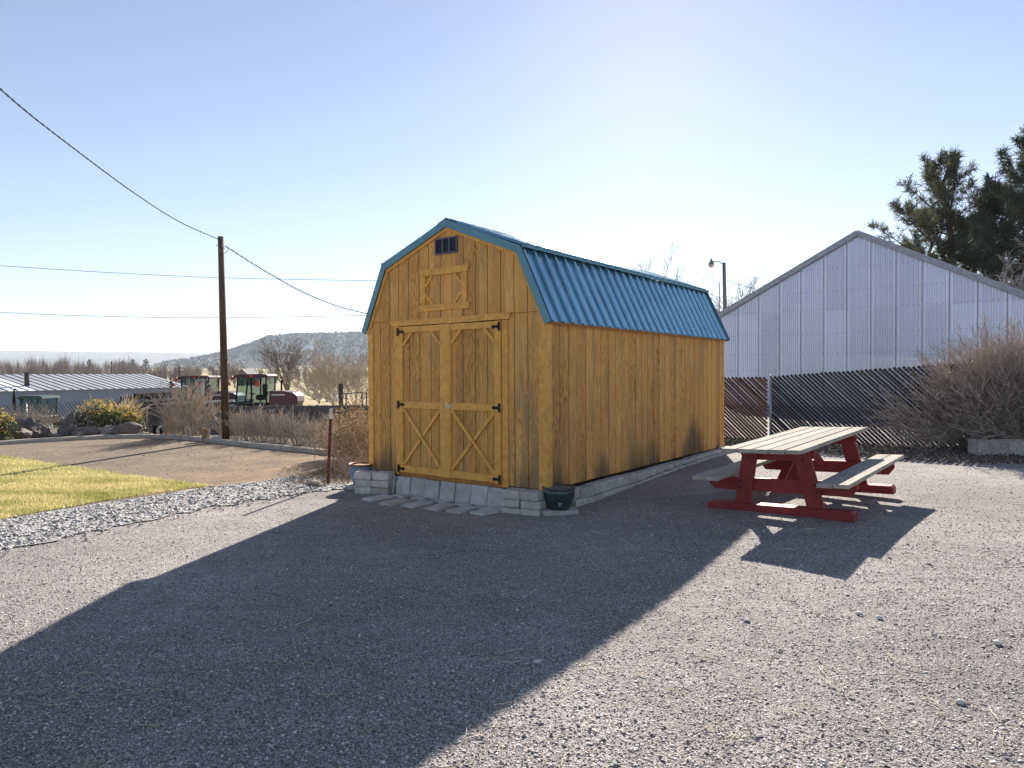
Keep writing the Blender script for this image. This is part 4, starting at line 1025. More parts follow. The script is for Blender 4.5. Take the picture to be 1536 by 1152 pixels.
cable('service_cable',[at(-190,-60,5.2),at(0,133,7.6),at(110,222,9.6),at(205,292,12.2),at(270,333,14.6),at(330,360,16.95)],.0058,'twisted service cable descending from the upper left to the wooden pole',60,20.,2)
cable('service_cable',[at(338,369,17.0),at(400,408,18.6),at(470,445,20.6),at(548,470,23),at(700,497,27),at(880,483,33),at(1030,430,37.3),at(1073,408,38.9)],.008,'twisted service cable from the wooden pole down behind the shed roof',60,16.,2)
cable('power_line',[at(-420,371,60),at(0,398.5,60),at(150,408,60),at(330,416.5,60),at(560,421,60),at(690,421,60),at(900,419,60)],.022,'upper of the two thin power lines crossing the left sky',12)
cable('power_line',[at(-420,447,60),at(0,468.5,60),at(180,475,60),at(330,476.5,60),at(550,473,60),at(690,468,60),at(900,460,60)],.022,'lower of the two thin power lines crossing the left sky',12)
cable('power_line',[at(1090,420,39),at(1112,428,37.5),at(1160,441,34.8),at(1200,449,33)],.014,'thin cable from the lamp pole to the metal barn roof',12)

# ---------------------------------------------------------------- far hills
MT['mesa'] = None
def hill_mat(name, base, dark, sc, lo, hi, pale=None):
    n=N(name); p=n.pos(); Z=n.sep(p)[2]
    a=n.noise(n.scale(p,(1,1,2)),.004,5.,.6); v=n.noise(p,sc,3.,.7); b=n.noise(p,.012,5.,.7)
    c=n.mix(n.range(a,.35,.65),base,tuple(q*.75 for q in base))
    c=n.mix(n.range(n.math('ADD',v,n.math('MULTIPLY',n.math('SUBTRACT',b,.5),.5)),lo,hi),c,dark)
    if pale: c=n.mix(n.math('MULTIPLY',n.range(b,.55,.66),n.range(Z,58,32)),c,pale)
    return n.done(c,1.,0,.05)
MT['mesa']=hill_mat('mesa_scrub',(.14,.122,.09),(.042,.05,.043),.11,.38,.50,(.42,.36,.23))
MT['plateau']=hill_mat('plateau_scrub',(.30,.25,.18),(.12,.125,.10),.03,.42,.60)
def ridge(name, prof, Y0, Y1, Y2, mat, rough=3., nx=160, ny=26, seed=1, base=-12.):
    """a hill whose crest follows prof (photo px -> crest point at Y1) with a slope down to Y0 in front and Y2 behind"""
    R=np.random.default_rng(seed); C=[at(px,py,Y1) for px,py in prof]; cx=np.array([c.x for c in C]); cz=np.array([c.z for c in C])
    X=np.linspace(cx[0],cx[-1],nx); Z=np.interp(X,cx,cz); V_=[]
    nz=R.normal(size=(ny,nx)); 
    for _ in range(2): nz=(nz+np.roll(nz,1,1)+np.roll(nz,-1,1))/3
    for j in range(ny):
        y=Y0+(Y2-Y0)*j/(ny-1); k=float(ss(Y0,Y1,y)) if y<=Y1 else 1-float(ss(Y1,Y2,y)); g=zg(X*(y/Y1),np.full(nx,y))
        z=np.maximum(g,base)*(1-k)+Z*k+nz[j]*rough*4*k*(1-k)-(2.0 if j==0 else 0)
        V_.append(np.stack([X*(y/Y1),np.full(nx,y),z],-1))
    V_=np.concatenate(V_); I=np.arange(nx*ny).reshape(ny,nx); f=np.stack([I[:-1,:-1],I[:-1,1:],I[1:,1:],I[1:,:-1]],-1).reshape(-1,4)
    o=np_mesh(name,V_,f,mat); o.data.polygons.foreach_set('use_smooth',[True]*len(f)); return tag(o,kind='structure'),V_.reshape(ny,nx,3)
MESA=[(230,546),(251,543),(290,538.5),(326,531),(341,527),(364,519.5),(387,512),(402,505.5),(418,503.5),(434,502.6),(465,501.6),(505,500.5),(551,500.5),(600,501),(660,503),(720,511),(790,528),(850,545)]
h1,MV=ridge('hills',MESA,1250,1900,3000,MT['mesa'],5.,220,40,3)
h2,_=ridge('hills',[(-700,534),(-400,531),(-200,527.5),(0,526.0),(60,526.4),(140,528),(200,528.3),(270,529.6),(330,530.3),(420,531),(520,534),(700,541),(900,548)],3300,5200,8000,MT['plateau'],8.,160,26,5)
# trees scattered on the mesa: one far-off scrub wood
MT['far_juniper']=stones('far_junipers',[(0,(.030,.036,.026)),(.6,(.055,.060,.042)),(1,(.09,.09,.062))],.95)
def cone_trees(name,P,h,mat):
    n=len(P); k=6; a=np.arange(k)*2*np.pi/k; ring=np.stack([np.cos(a),np.sin(a),np.zeros(k)],-1)
    prof=[(.28,0),(.5,.25),(.36,.6),(0,1.)]; lay=[]
    for r,z in prof: lay.append(np.concatenate([ring[:,:2]*r,np.full((k,1),z)],1))
    T=np.concatenate(lay); m=len(T); V_=T[None]*h[:,None,None]*np.array([.75,.75,1.])+RNG.normal(0,.09,(n,m,3))*h[:,None,None]*.8
    V_=V_+P[:,None,:]; f=[]
    for i in range(len(prof)-1):
        for j in range(k): f.append([i*k+j,i*k+(j+1)%k,(i+1)*k+(j+1)%k,(i+1)*k+j])
    F_=(np.array(f)[None]+(np.arange(n)*m)[:,None,None]).reshape(-1,4); return np_mesh(name,V_.reshape(-1,3),F_,mat)
ji=RNG.integers(2,24,9000); ii=RNG.integers(4,190,9000); fr_=RNG.random((9000,2))
P=MV[ji,ii]*(1-fr_[:,:1])+MV[ji+1,ii+1]*fr_[:,:1]; ridge_i=RNG.integers(20,150,420); PR=MV[22,ridge_i]+RNG.normal(0,6,(420,3))*np.array([1,1,.0])
dens=RNG.random(9000); hz=P[:,2]; keep=dens<np.clip(.25+(hz-10)/90,.2,1); P=np.concatenate([P[keep],PR]); P[:,2]-=1.
tag(cone_trees('juniper_woodland',P,RNG.uniform(2.5,7,len(P)),MT['far_juniper']),kind='stuff')

# ---------------------------------------------------------------- treeline across the valley
def tree_fans(name, trees, mat, blades=110, w=.12):
    """many far bare trees in one mass: thin blades fanning out of every trunk"""
    X=[];Fc=[]
    for (x,y,h) in trees:
        z=zgf(x,y); n=blades; a=RNG.uniform(0,6.283,n); s=np.abs(RNG.normal(0,.5,n)); L=h*RNG.uniform(.25,.6,n); d=np.stack([np.sin(s)*np.cos(a),np.sin(s)*np.sin(a),np.cos(s)],-1)
        st=np.stack([np.full(n,x),np.full(n,y),z+h*RNG.uniform(.05,.5,n)],-1)+d*(h*RNG.uniform(0,.28,n))[:,None]; e=st+d*L[:,None]
        sd_=np.stack([np.cos(a+1.57),np.sin(a+1.57),np.zeros(n)],-1)*w
        sd_=sd_*RNG.uniform(.5,1.3,(n,1)); v=np.stack([st-sd_,st+sd_,e+sd_*.3,e-sd_*.3],1).reshape(-1,3); X.append(v)
        tv_=np.array([[x-.2,y,z-.5],[x+.2,y,z-.5],[x+.1,y,z+h*.55],[x-.1,y,z+h*.55]]); X.append(tv_)
    Vv=np.concatenate(X); return np_mesh(name,Vv,np.arange(len(Vv)).reshape(-1,4),mat)
tl=[]; R=random.Random(9)
for i in range(520):
    px=R.uniform(-260,300); Y=R.uniform(330,460); p=at(px,560,Y); h=R.uniform(6.5,12.5)*(1.0 if px<210 else .75)*(1.12 if 40<px<100 else 1); tl.append((p.x,Y,h))
for i in range(120):
    px=R.uniform(340,640); Y=R.uniform(260,520); p=at(px,560,Y); tl.append((p.x,Y,R.uniform(4,9)))
for i in range(90):
    px=R.uniform(-200,640); Y=R.uniform(600,1100); p=at(px,560,Y); tl.append((p.x,Y,R.uniform(5,9)))
tag(tree_fans('far_treeline',tl,MT['twig_far'],120,.055),kind='stuff')
def far_conifer(px,Y,topy,label,seed,wd=.34,mat='needle2'):
    p=base(px,Y); H=at(px,topy,Y).z-p[2]; R=random.Random(seed); t=thing('conifer',p,label,'tree','conifers in the far treeline'); MB().tube([(0,0,-.5),(0,0,H*.9)],[.3,.08],6).build('trunk',MT['bark_pine'],t)
    n=900; z=RNG.beta(1.3,1.6,n); rr=H*wd*(1-z)**.7*np.sqrt(RNG.random(n))*(1+.3*np.sin(z*23)); a=RNG.uniform(0,6.283,n)
    leaves_mesh('crown',np.stack([rr*np.cos(a),rr*np.sin(a),H*(.12+.88*z)],-1),RNG.uniform(.25,.6,n),MT[mat],t)
far_conifer(134,380,538.5,'pointed dark conifer in the treeline left of the thin far pole',61,.26)
far_conifer(184,380,541,'broad dark conifer just right of the thin far pole in the treeline',62,.5)
far_conifer(199,390,538,'pointed dark conifer right of the broad one in the treeline',63,.3)
far_conifer(219,370,538,'tall olive conifer nearest the barn ridge vent end of the treeline',64,.42,'needle')
MT['far_pole']=plain('dark_far_pole',(.07,.06,.055),.9)
b=base(167.5,300); t=thing('far_pole',b,'thin dark pole standing in the far treeline above the long barn','pole'); MB().tube([(0,0,-.3),(0,0,at(167.5,542,300).z-b[2])],.28,8).build('shaft',MT['far_pole'],t)
b=base(269.5,150); hh=at(269.5,549,150).z-b[2]; t=thing('far_pole',b,'utility pole with crossarms beyond the right end of the long barn','utility pole'); MB().tube([(0,0,-.3),(0,0,hh)],.16,8).build('shaft',MT['far_pole'],t)
m=MB(); m.box((-.9,-.06,hh-.55),(.9,.06,hh-.4)); m.box((-.8,-.06,hh-1.2),(.8,.06,hh-1.05)); m.box((-.25,-.35,hh-2.2),(.35,-.1,hh-1.4)); m.build('crossarm',MT['far_pole'],t)

# individual bare trees in the middle distance
bare_tree(base(431,95),'largest bare tree, spreading behind the right windrower',(at(431,523,95).z-base(431,95)[2])*1.3,71,MT['twig_far'],4,(6,5,4),.72,.24,.16,n_main=8,rmin=.022)
bare_tree(base(326,230),'bare tree in the pale field just left of the wooden pole',at(326,537,230).z-base(326,230)[2],72,MT['twig_far'],3,(8,6,4),.62,.3,.22,n_main=7,rmin=.05)
bare_tree(base(352,210),'small bare tree in the pale field right of the wooden pole',at(352,546,210).z-base(352,210)[2],73,MT['twig_far'],3,(7,5,4),.62,.22,.22,n_main=6,rmin=.045)
for i,(px,Y,ty,lab) in enumerate([(500,75,535,'pale willowy bare tree left of the dark post beyond the fence'),(532,70,538,'pale willowy bare tree close beside the shed wall'),(478,88,548,'low pale bare tree behind the white cars')]):
    bare_tree(base(px,Y),lab,(at(px,ty,Y).z-base(px,Y)[2])*1.25,74+i,MT['twig_pale'],4,(8,5,4),.48,.08,.08,n_main=13,rmin=.014,wig=.13)

# ---------------------------------------------------------------- long grey barn at left
MT['barn_wall']=plain('blue_grey_wall',(.23,.28,.39),.6,.15,.3,.08,.8,(1,1,.3)); MT['roof_sheet']=plain('grey_roof_sheet',(.40,.41,.44),.5,.4,.4,.12,.7); MT['skylight']=plain('translucent_sheet',(.80,.81,.84),.4,0,.4,.06); MT['seam']=plain('roof_seam',(.13,.13,.15),.6,.2)
A_=at(-160,590,42.0); E_=at(281,581,61.0); A_=V((A_.x,A_.y,0)); E_=V((E_.x,E_.y,0)); d_=(E_-A_); LB=d_.length; ang=math.atan2(d_.y,d_.x); gzb=-2.5
lb=thing('long_barn',(A_.x,A_.y,gzb),'long low blue grey metal barn with seamed roof beyond the rock garden','barn',rz=ang)
ez=at(281,580.5,61).z-gzb; ez0=at(0,587,47.5).z-gzb; EZB=(ez+ez0)/2; RZB=at(200,561,62).z-gzb; WBN=11.
m=MB(); m.box((0,0,-.3),(LB,.12,EZB)); m.build('wall',MT['barn_wall'],lb)
m=MB(); m.prism([(.12,-.3),(WBN,-.3),(WBN,EZB),(WBN/2,RZB-.06),(.12,EZB)],'x',LB-.12,LB-.005); m.build('end_wall',MT['barn_wall'],lb)
dn=V((0,WBN/2+.3,RZB-EZB+.02)); 
def slope(x0,x1,o=0.): 
    nn=V((0,-dn.z,dn.y)).normalized(); q0=V((0,-.3,EZB))+nn*o; q1=V((0,WBN/2,RZB))+nn*o; return [(x0,q0.y,q0.z),(x1,q0.y,q0.z),(x1,q1.y,q1.z),(x0,q1.y,q1.z)]
sp_=LB/ (LB//1.35); 
wl=[]; i=0; x=-.2; m=MB(); ms=MB(); mw=MB()
npan=int(LB//.62); pw=(LB+.4)/npan
for i in range(npan):
    x0=-.2+i*pw; q=slope(x0+.01,x0+pw-.01)
    xw=A_+d_.normalized()*(x0+pw/2); pxx=768+F*xw.x/xw.y
    (mw if ((-12<pxx<48) and not (-2<pxx<9)) else m).add(q,[(0,1,2,3)])
    u=slope(x0-.014,x0+.014,.04); l=slope(x0-.014,x0+.014,.0); ms.add(l+u,[(4,5,6,7),(0,4,7,3),(1,2,6,5),(0,1,5,4)])
m.add([slope(-.2,LB+.2)[3],slope(-.2,LB+.2)[2],(LB+.2,WBN+.3,EZB),(-.2,WBN+.3,EZB)],[(0,1,2,3)])
rf=m.build('roof',MT['roof_sheet'],lb); mw.build('skylight_sheet',MT['skylight'],rf); ms.build('roof_seam',MT['seam'],rf)
fl=at(74,582,49); m=MB(); xl=(V((fl.x,fl.y,0))-A_).dot(d_.normalized()); m.tube([(xl,1.3,EZB+.2),(xl,1.3,EZB+1.25)],.16,12); m.tube([(xl,1.3,EZB+1.25),(xl,1.3,EZB+1.32)],.2,12); m.build('flue',MT['far_pole'],lb,True)

# ---------------------------------------------------------------- farm machinery
MT['glass']=None
def glass(name,tint,k):
    n=N(name); tr=n.new("ShaderNodeBsdfTransparent"); n.put(tr.inputs[0],tint); n.done((.02,.03,.03),.04,0,.6)
    mx=n.new("ShaderNodeMixShader"); mx.inputs[0].default_value=k; n.t.links.new(tr.outputs[0],mx.inputs[1]); n.t.links.new(n.b.outputs[0],mx.inputs[2]); n.t.links.new(mx.outputs[0],n.t.nodes['Material Output'].inputs[0]); return n.m
MT['glass']=glass('cab_glass',(.58,.71,.72),.22)
MT['glass_blue']=glass('cab_glass_blue',(.55,.78,.84),.22); MT['glass_dark']=plain('dark_car_glass',(.03,.035,.045),.1,0,.5)
MT['maroon']=plain('maroon_paint',(.075,.009,.022),.35,.1,.5,.2,2.); MT['maroon_light']=plain('decal',(.55,.5,.52),.4)
MT['navy']=plain('dark_blue_frame',(.018,.024,.048),.8,.0,.15); MT['black']=plain('black_steel',(.010,.010,.012),.9,.0,.08); MT['tyre']=plain('tyre',(.018,.018,.018),.9,bump=.4)
MT['red']= MT['red']; MT['red_lamp']=plain('red_lamp',(.55,.04,.02),.3); MT['green']=plain('tractor_green',(.012,.05,.032),.4,.1,.5); MT['rim_y']=plain('wheel_rim',(.35,.30,.08),.5); MT['rim_g']=plain('wheel_rim_grey',(.3,.3,.3),.5); MT['amber']=plain('amber_panel',(.55,.30,.05),.5)
MT['roof_white']=plain('cab_roof',(.06,.02,.035),.5,0,.3)
def wheel(name,parent,c,r,w,rimmat,lugs=0):
    M=Matrix.Translation(c)@Matrix.Rotation(math.pi/2,4,'X'); m=MB().lathe([(r*.58,-w/2),(r*.86,-w/2),(r*.97,-w*.38),(r,-w*.2),(r,w*.2),(r*.97,w*.38),(r*.86,w/2),(r*.58,w/2)],28,M)
    for i in range(lugs):
        a=i*2*math.pi/lugs; Ml=M@Matrix.Rotation(a,4,'Z')
        m.box((r*.97,-.03,-w*.48),(r*1.045,.05,-.01),Ml); m.box((r*.97,-.09,.01),(r*1.045,-.01,w*.48),Ml)
    o=m.build(name,MT['tyre'],parent,True); MB().lathe([(0,-w*.2),(r*.2,-w*.22),(r*.5,-w*.15),(r*.585,-w*.42),(r*.585,w*.42),(r*.5,w*.15),(r*.2,w*.22),(0,w*.2)],24,M).build('rim',rimmat,o,True)
def windrower(loc,label,rz,header):
    t=thing('windrower',loc,label,'farm machine','windrowers parked beyond the fence',rz); z0=0.
    m=MB(); m.cbox((-.75,-.95,1.75),(2.35,.95,2.32),.05); m.cbox((-.35,-1.75,1.2),(.15,1.75,1.6),.04); m.cbox((2.0,-1.5,1.1),(2.35,1.5,1.4),.04); m.build('chassis',MT['black'],t)
    for sy in (-1,1):
        wheel('drive_wheel',t,(-.1,sy*1.75,.95),.95,.55,MT['rim_g'],16); wheel('caster_wheel',t,(2.2,sy*1.55,.45),.45,.3,MT['rim_g'])
    cab=MB()    # posts and sills of the cab
    zb,zt=2.34,3.86
    for (x0,x1) in ((-.86,-.70),(.0,.0),(.78,.80)):
        for sy in (-1,1): cab.bar((x0,sy*.78,zb),(x1,sy*.86,zt),.07,.07,(0,1,0))
    cab.cbox((-.9,-.84,zb-.02),(.84,.84,zb+.10),.03); cb=cab.build('cab',MT['black'],t)
    g=MB(); g.prism([(-.84,zb+.1),(.78,zb+.1),(.80,zt),(-.70,zt)],'y',-.80,.80); g.build('window',MT['glass'],cb)
    s=MB(); s.cbox((.05,-.3,2.6),(.5,.3,2.9),.06); s.cbox((.42,-.3,2.85),(.58,.3,3.5),.05); s.tube([(-.35,0,2.45),(-.2,0,2.95)],.04,6); s.tube([(-.32,-.18,2.98),(-.08,.18,2.93)],.025,6); s.build('seat',MT['black'],cb)
    r=MB(); r.prism([(-.92,zt),(.90,zt),(.93,zt+.10),(.78,zt+.19),(-.55,zt+.18),(-.9,zt+.10)],'y',-.95,.95); rf=r.build('cab_roof',MT['roof_white'],cb)
    l=MB(); 
    for yy in (-.7,-.35,.0,.35,.7): l.cbox((-.945,yy-.07,zt+.02),(-.921,yy+.07,zt+.09),.01)
    l.build('work_light',MT['rim_g'],rf)
    mr=MB()
    for sy in (-1,1): mr.tube([(-.8,sy*.9,zt+.02),(-1.12,sy*1.25,zt-.10)],.02,5); mr.cbox((-1.2,sy*1.25-.1,zt-.5),(-1.12,sy*1.25+.1,zt-.12),.02)
    mr.build('mirror',MT['black'],cb)
    lm=MB(); lm.cbox((-1.02,-1.1,zt-.16),(-.9,-.93,zt+.08),.02); lm.cbox((.25,-.96,zt-.5),(.45,-.87,zt-.18),.02); lm.cbox((-1.15,-1.2,zt-.42),(-1.0,-1.1,zt-.25),.02); lm.cbox((-.05,-.99,zt+.02),(.12,-.952,zt+.12),.01); lm.build('marker_lamp',MT['red_lamp'],cb)
    ex=MB(); ex.tube([(1.25,.5,2.9),(1.25,.5,3.6),(1.33,.5,3.68)],.05,8); ex.build('exhaust',MT['black'],t)
    h=MB(); 
    prof=[(.92,2.30),(2.35,2.30),(2.46,2.55),(2.42,2.85),(2.2,3.02),(1.6,3.12),(.92,3.12)]
    h.prism(prof,'y',-.75,.75); hd=h.build('hood',MT['maroon'],t)
    m=MB(); m.cbox((1.05,-.762,2.86),(1.75,-.751,2.95),.003); m.build('decal',MT['maroon_light'],hd)
    p=MB(); p.prism([(-.75,1.78),(.30,1.82),(.30,2.22),(-.1,2.16),(-.75,1.98)],'y',-1.10,-.97); p=p.build('side_panel',MT['maroon'],t); m=MB(); m.cbox((-.35,-1.112,1.95),(.15,-1.101,2.02),.003); m.build('decal',MT['maroon_light'],p); m=MB(); m.cbox((-.98,-1.1,1.72),(-.78,-.97,2.0),.02); m.build('lamp_panel',MT['amber'],t)
    d=MB(); d.cbox((2.36,-1.3,2.02),(3.6,1.3,2.12),.03); d.tube([(2.4,-1.25,2.12),(3.2,-1.25,2.26),(3.5,-1.25,2.12)],.03,6); d.build('rear_platform',MT['black'],t)
    if header=='reel':
        f=MB(); f.cbox((-2.5,-3.,1.55),(-1.3,3.,1.85),.05); f.cbox((-1.9,-3.,1.7),(-1.2,3.,2.45),.05); f.cbox((-3.3,-3.05,1.5),(-1.3,-2.95,2.15),.04); f.cbox((-3.3,2.95,1.5),(-1.3,3.05,2.15),.04); f=f.build('header',MT['navy'],t)
        q=MB()
        for i in range(6):
            a=i*math.pi/3+.3; cx,cz=-2.6+.72*math.cos(a),2.42+.62*math.sin(a); q.tube([(cx,-2.95,cz),(cx,2.95,cz)],.085,6)
            for k in range(13): yy=-2.85+k*.475; q.tube([(cx,yy,cz),(cx-.12,yy,cz-.26),(cx-.26,yy,cz-.30)],.04,4)
            for yy in (-2.9,0,2.9): q.tube([(-2.6,yy,2.42),(cx,yy,cz)],.07,5)
        q.tube([(-2.6,-2.95,2.42),(-2.6,2.95,2.42)],.16,8); q.tube([(-3.5,-2.9,2.05),(-3.3,-2.9,1.95),(-2.9,-2.9,1.98)],.05,6); q.build('reel',MT['black'],f)
    else:
        f=MB(); f.cbox((-3.3,-3.2,1.85),(-1.0,3.2,2.4),.08); f.cbox((-3.3,-3.22,2.43),(-1.1,3.2,2.56),.05); f.build('header',MT['navy'],t)
        f=MB(); f.tube([(-1.4,-.6,2.0),(-.7,-.6,1.95)],.09,8); f.tube([(-1.4,.6,2.0),(-.7,.6,1.95)],.09,8); f.build('lift_arm',MT['black'],t)
    return t
Yw=38.
p=at(384,560,Yw); zt=at(384,561,Yw).z; windrower((p.x,Yw,zt-4.05),'maroon windrower with a tall glazed cab right of the wooden pole',0.06,'drum')
Yw=41.
p=at(300,564,Yw); zt=at(300,563.5,Yw).z; windrower((p.x,Yw,zt-4.05),'maroon windrower with a black reel header left of the wooden pole',0.06,'reel')
# green tractor facing left
Yt=40.; p=at(59,600,Yt); zt=at(59,594,Yt).z; t=thing('green_tractor',(p.x,Yt,zt-3.1),'green tractor with a square cab parked before the long barn','tractor'); 
zb,zt=1.9,2.98; m=MB()
for x0,x1 in ((-.62,-.56),(.02,.02),(.60,.56)):
    for sy in (-1,1): m.bar((x0,sy*.68,zb),(x1,sy*.70,zt),.07,.07,(0,1,0))
m.cbox((-.66,-.74,zb-.1),(.66,.74,zb+.05),.03); cb=m.build('cab',MT['green'],t)
g=MB(); g.prism([(-.6,zb+.05),(.6,zb+.05),(.56,zt),(-.56,zt)],'y',-.66,.66); g.build('window',MT['glass_blue'],cb)
m=MB(); m.prism([(-.74,zt),(.72,zt),(.70,zt+.10),(.55,zt+.16),(-.5,zt+.16),(-.7,zt+.09)],'y',-.80,.80); m.build('cab_roof',MT['green'],cb)
m=MB(); m.cbox((.68,-.78,zb-.12),(.80,.78,zb+.02),.02); m.tube([(.75,-.7,zb),(.78,-.7,zb+.2)],.04,5); m.build('rear_rail',MT['black'],cb)
m=MB(); m.prism([(-2.75,1.05),(-.68,1.05),(-.68,1.95),(-1.2,1.92),(-2.55,1.76),(-2.75,1.6)],'y',-.36,.36); m.build('hood',MT['green'],t)
m=MB(); m.tube([(-1.40,-.1,1.85),(-1.40,-.1,2.85),(-1.40,-.1,3.3)],[.085,.085,.045],10); m.tube([(-1.40,-.1,3.3),(-1.40,-.1,3.48),(-1.28,-.1,3.52)],.045,8); m.build('exhaust',MT['black'],t,True)
m=MB(); m.tube([(-1.14,.12,1.85),(-1.14,.12,2.88)],.075,10); m.tube([(-1.14,.12,2.88),(-1.14,.12,2.98)],.12,10); m.build('air_intake',MT['black'],t,True)
m=MB(); m.cbox((-2.6,-.3,.6),(.7,.3,1.05),.05); m.build('chassis',MT['black'],t)
for sy in (-1,1): wheel('rear_wheel',t,(.45,sy*.95,.85),.85,.5,MT['rim_y'],18); wheel('front_wheel',t,(-2.1,sy*.8,.48),.48,.3,MT['rim_y'],12)
for sy in (-1,1):
    m=MB(); m.prism([(-.45,1.35),(-.3,1.66),(.1,1.82),(.75,1.80),(1.2,1.55),(1.3,1.25),(1.18,1.28),(1.05,1.48),(.7,1.72),(.1,1.74),(-.2,1.6)],'y',sy*.95-.25,sy*.95+.25); m.build('mudguard',MT['green'],t)
# small far buildings and white cars
MT['white_wall']=plain('pale_shed',(.42,.46,.55),.6); MT['maroon_wall']=plain('barn_red',(.16,.05,.05),.8); MT['brown_wall']=plain('brown_boards',(.14,.10,.085),.9,var=.4); MT['grey_roof']=plain('shingle',(.30,.26,.27),.85); MT['white']=plain('white_paint',(.75,.75,.75),.4,0,.5)
def hut(name,px,py,Y,wd,dp,hw,hr,wall,roof,label,rz=0.,end=None):
    p=at(px,py,Y); z=zgf(p.x,Y); t=thing(name,(p.x,Y,z),label,'building',None,rz)
    MB().box((-wd/2,-dp/2,-.3),(wd/2,dp/2,hw)).build('wall',wall,t)
    m=MB(); m.prism([(-dp/2,hw+.01),(dp/2,hw+.01),(0,hr)],'x',-wd/2+.002,-wd/2+.1); m.prism([(-dp/2,hw+.01),(dp/2,hw+.01),(0,hr)],'x',wd/2-.1,wd/2-.002); m.build('gable',end or wall,t)
    m=MB()
    for sg in (-1,1): m.prism([(sg*(dp/2+.3),hw-.1),(0,hr+.02),(0,hr+.17),(sg*(dp/2+.3),hw+.05)],'x',-wd/2-.3,wd/2+.3)
    m.build('roof',roof,t)
    m=MB(); m.box((-wd*.08,-dp/2-.03,0),(wd*.08,-dp/2-.002,2.0)); m.build('door',end or MT['far_pole'],t); m=MB(); m.box((wd*.2,-dp/2-.03,1.),(wd*.32,-dp/2-.002,1.8)); m.build('window',MT['glass_dark'],t)
    return t
hut('pale_shed',294,562,140,3.2,4,2.6,3.5,MT['white_wall'],MT['white_wall'],'small pale blue shed in the field between the long barn and the pole',.1,MT['maroon_wall'])
hut('red_shed',281,562,120,1.7,3,2.4,3.2,MT['maroon_wall'],MT['grey_roof'],'tiny dark red shed beside the pale blue one in the field',.1)
hut('farmhouse',371,560,260,5.5,5,4.2,6.2,MT['brown_wall'],MT['grey_roof'],'small brown gabled house in the pale field behind the right windrower',1.2)
hut('hill_house',462,521,1500,20,10,5,9,MT['white'],MT['white'],'tiny white house on the slope of the mesa',0.)
p=at(462,521,1500); bpy.data.objects['hill_house'].location.z = p.z-5
def trough(px,Y,w_,label):
    p=at(px,592,Y); t=thing('white_trough',(p.x,Y,zgf(p.x,Y)),label,'trough','white troughs in the field'); h=max(.5,at(px,590.3,Y).z-zgf(p.x,Y))
    m=MB(); m.prism([(-w_/2,.12),(w_/2,.12),(w_/2+.08,h),(-w_/2-.08,h)],'y',-.5,.5); m.build('basin',MT['white'],t)
    m=MB(); m.box((-w_/2-.12,-.55,h+.002),(w_/2+.12,-.42,h+.06)); m.box((-w_/2-.12,.42,h+.002),(w_/2+.12,.55,h+.06)); m.box((-w_/2-.12,-.418,h+.002),(-w_/2,.418,h+.06)); m.box((w_/2,-.418,h+.002),(w_/2+.12,.418,h+.06)); m.build('rim',MT['white'],t)
    for x in (-w_*.35,w_*.35): MB().box((x-.06,-.4,-.1),(x+.06,.4,.118)).build('foot',MT['far_pole'],t)
trough(476,112,1.5,'white trough low in the field, left one beyond the fence near the shed'); trough(493,104,.7,'smallest white trough, middle one beyond the fence near the shed'); trough(503,104,.7,'white trough beside the dark thick post beyond the fence')
# weathered open shelter near the shed edge
p=at(531,590,46); zt=at(531,587,46).z; sh_=thing('open_shelter',(p.x,46,zt-2.2),'weathered brown open shelter behind the fence next to the shed','shelter'); m=MB(); m.prism([(-.8,2.0),(.8,2.12),(.8,2.2),(-.8,2.08)],'y',-.8,.8); m.build('roof',MT['brown_wall'],sh_)
for x in (-.7,.7):
    for y in (-.7,.7): MB().cbox((x-.05,y-.05,-.3),(x+.05,y+.05,1.98 if x<0 else 2.1),.01).build('post',MT['brown_wall'],sh_)
p=at(511.5,600,25); MB_=MB().tube([(0,0,-.4),(0,0,at(511,575.5,25).z-zgf(p.x,25))],.085,10); o=MB_.build('wooden_post',MT['far_pole']); o.location=(p.x,25,zgf(p.x,25)); tag(o,'dark thick wooden post rising above the far fence near the shed','post')

# ---------------------------------------------------------------- garden fence, shrubs, rocks behind the kerb
MT['slat_grey']=plain('grey_slats',(.10,.088,.085),.7,0,.3,.4,3.,space='pos',island=.3)
fa=at(222,650,21.0); fb=at(560,655,18.6); za=zgf(fa.x,21)-.0
h0_=at(222,611.5,21).z-za; h1_=at(545,607,18.7).z-za; u1_=math.hypot(fb.x-fa.x,2.4); ul_=math.hypot(2.55-fa.x,21-16.65)
slat_fence('garden_fence',(fa.x,21.0),(2.55,16.65),h0_,h0_+(h1_-h0_)*ul_/u1_,za,za,MT['slat_grey'],'low grey slatted chain-link fence behind the bare shrubs left of the shed',(.02,),(1.9,4.05,6.0,8.,10.5,13.),pitch=.062,sw=.050,rail=False,top_jit=.012)
fa2=at(-180,640,26.0); fb2=at(216,640,21.1); za2=zgf(fa2.x,26)-.1; zb2=zgf(fb2.x,21.1)
slat_fence('garden_fence',(fa2.x,26.0),(fb2.x,21.1),1.0,.95,za2,zb2,MT['slat_dark'],'sparse chain-link fence with dark slats behind the boulders at left',(.02,4.2,8.3),pitch=.16,sw=.030,down=1)
def S(px,Y): p=at(px,650,Y); return (p.x,Y,zgf(p.x,Y))
bare_shrub('bare_shrub',S(287,17.9),'tall fan shaped bare shrub left of the wooden pole',34,2.0,.72,MT['twig_tan'],81,None,.017,2,(7,4),.10,0,.2,rmin=.0045)
bare_shrub('bare_shrub',S(263,17.8),'short tawny bare shrub at the foot of the fan shaped one',40,.95,.7,MT['twig_pale'],82,None,.007,2,(6,4),.08,0,.2)
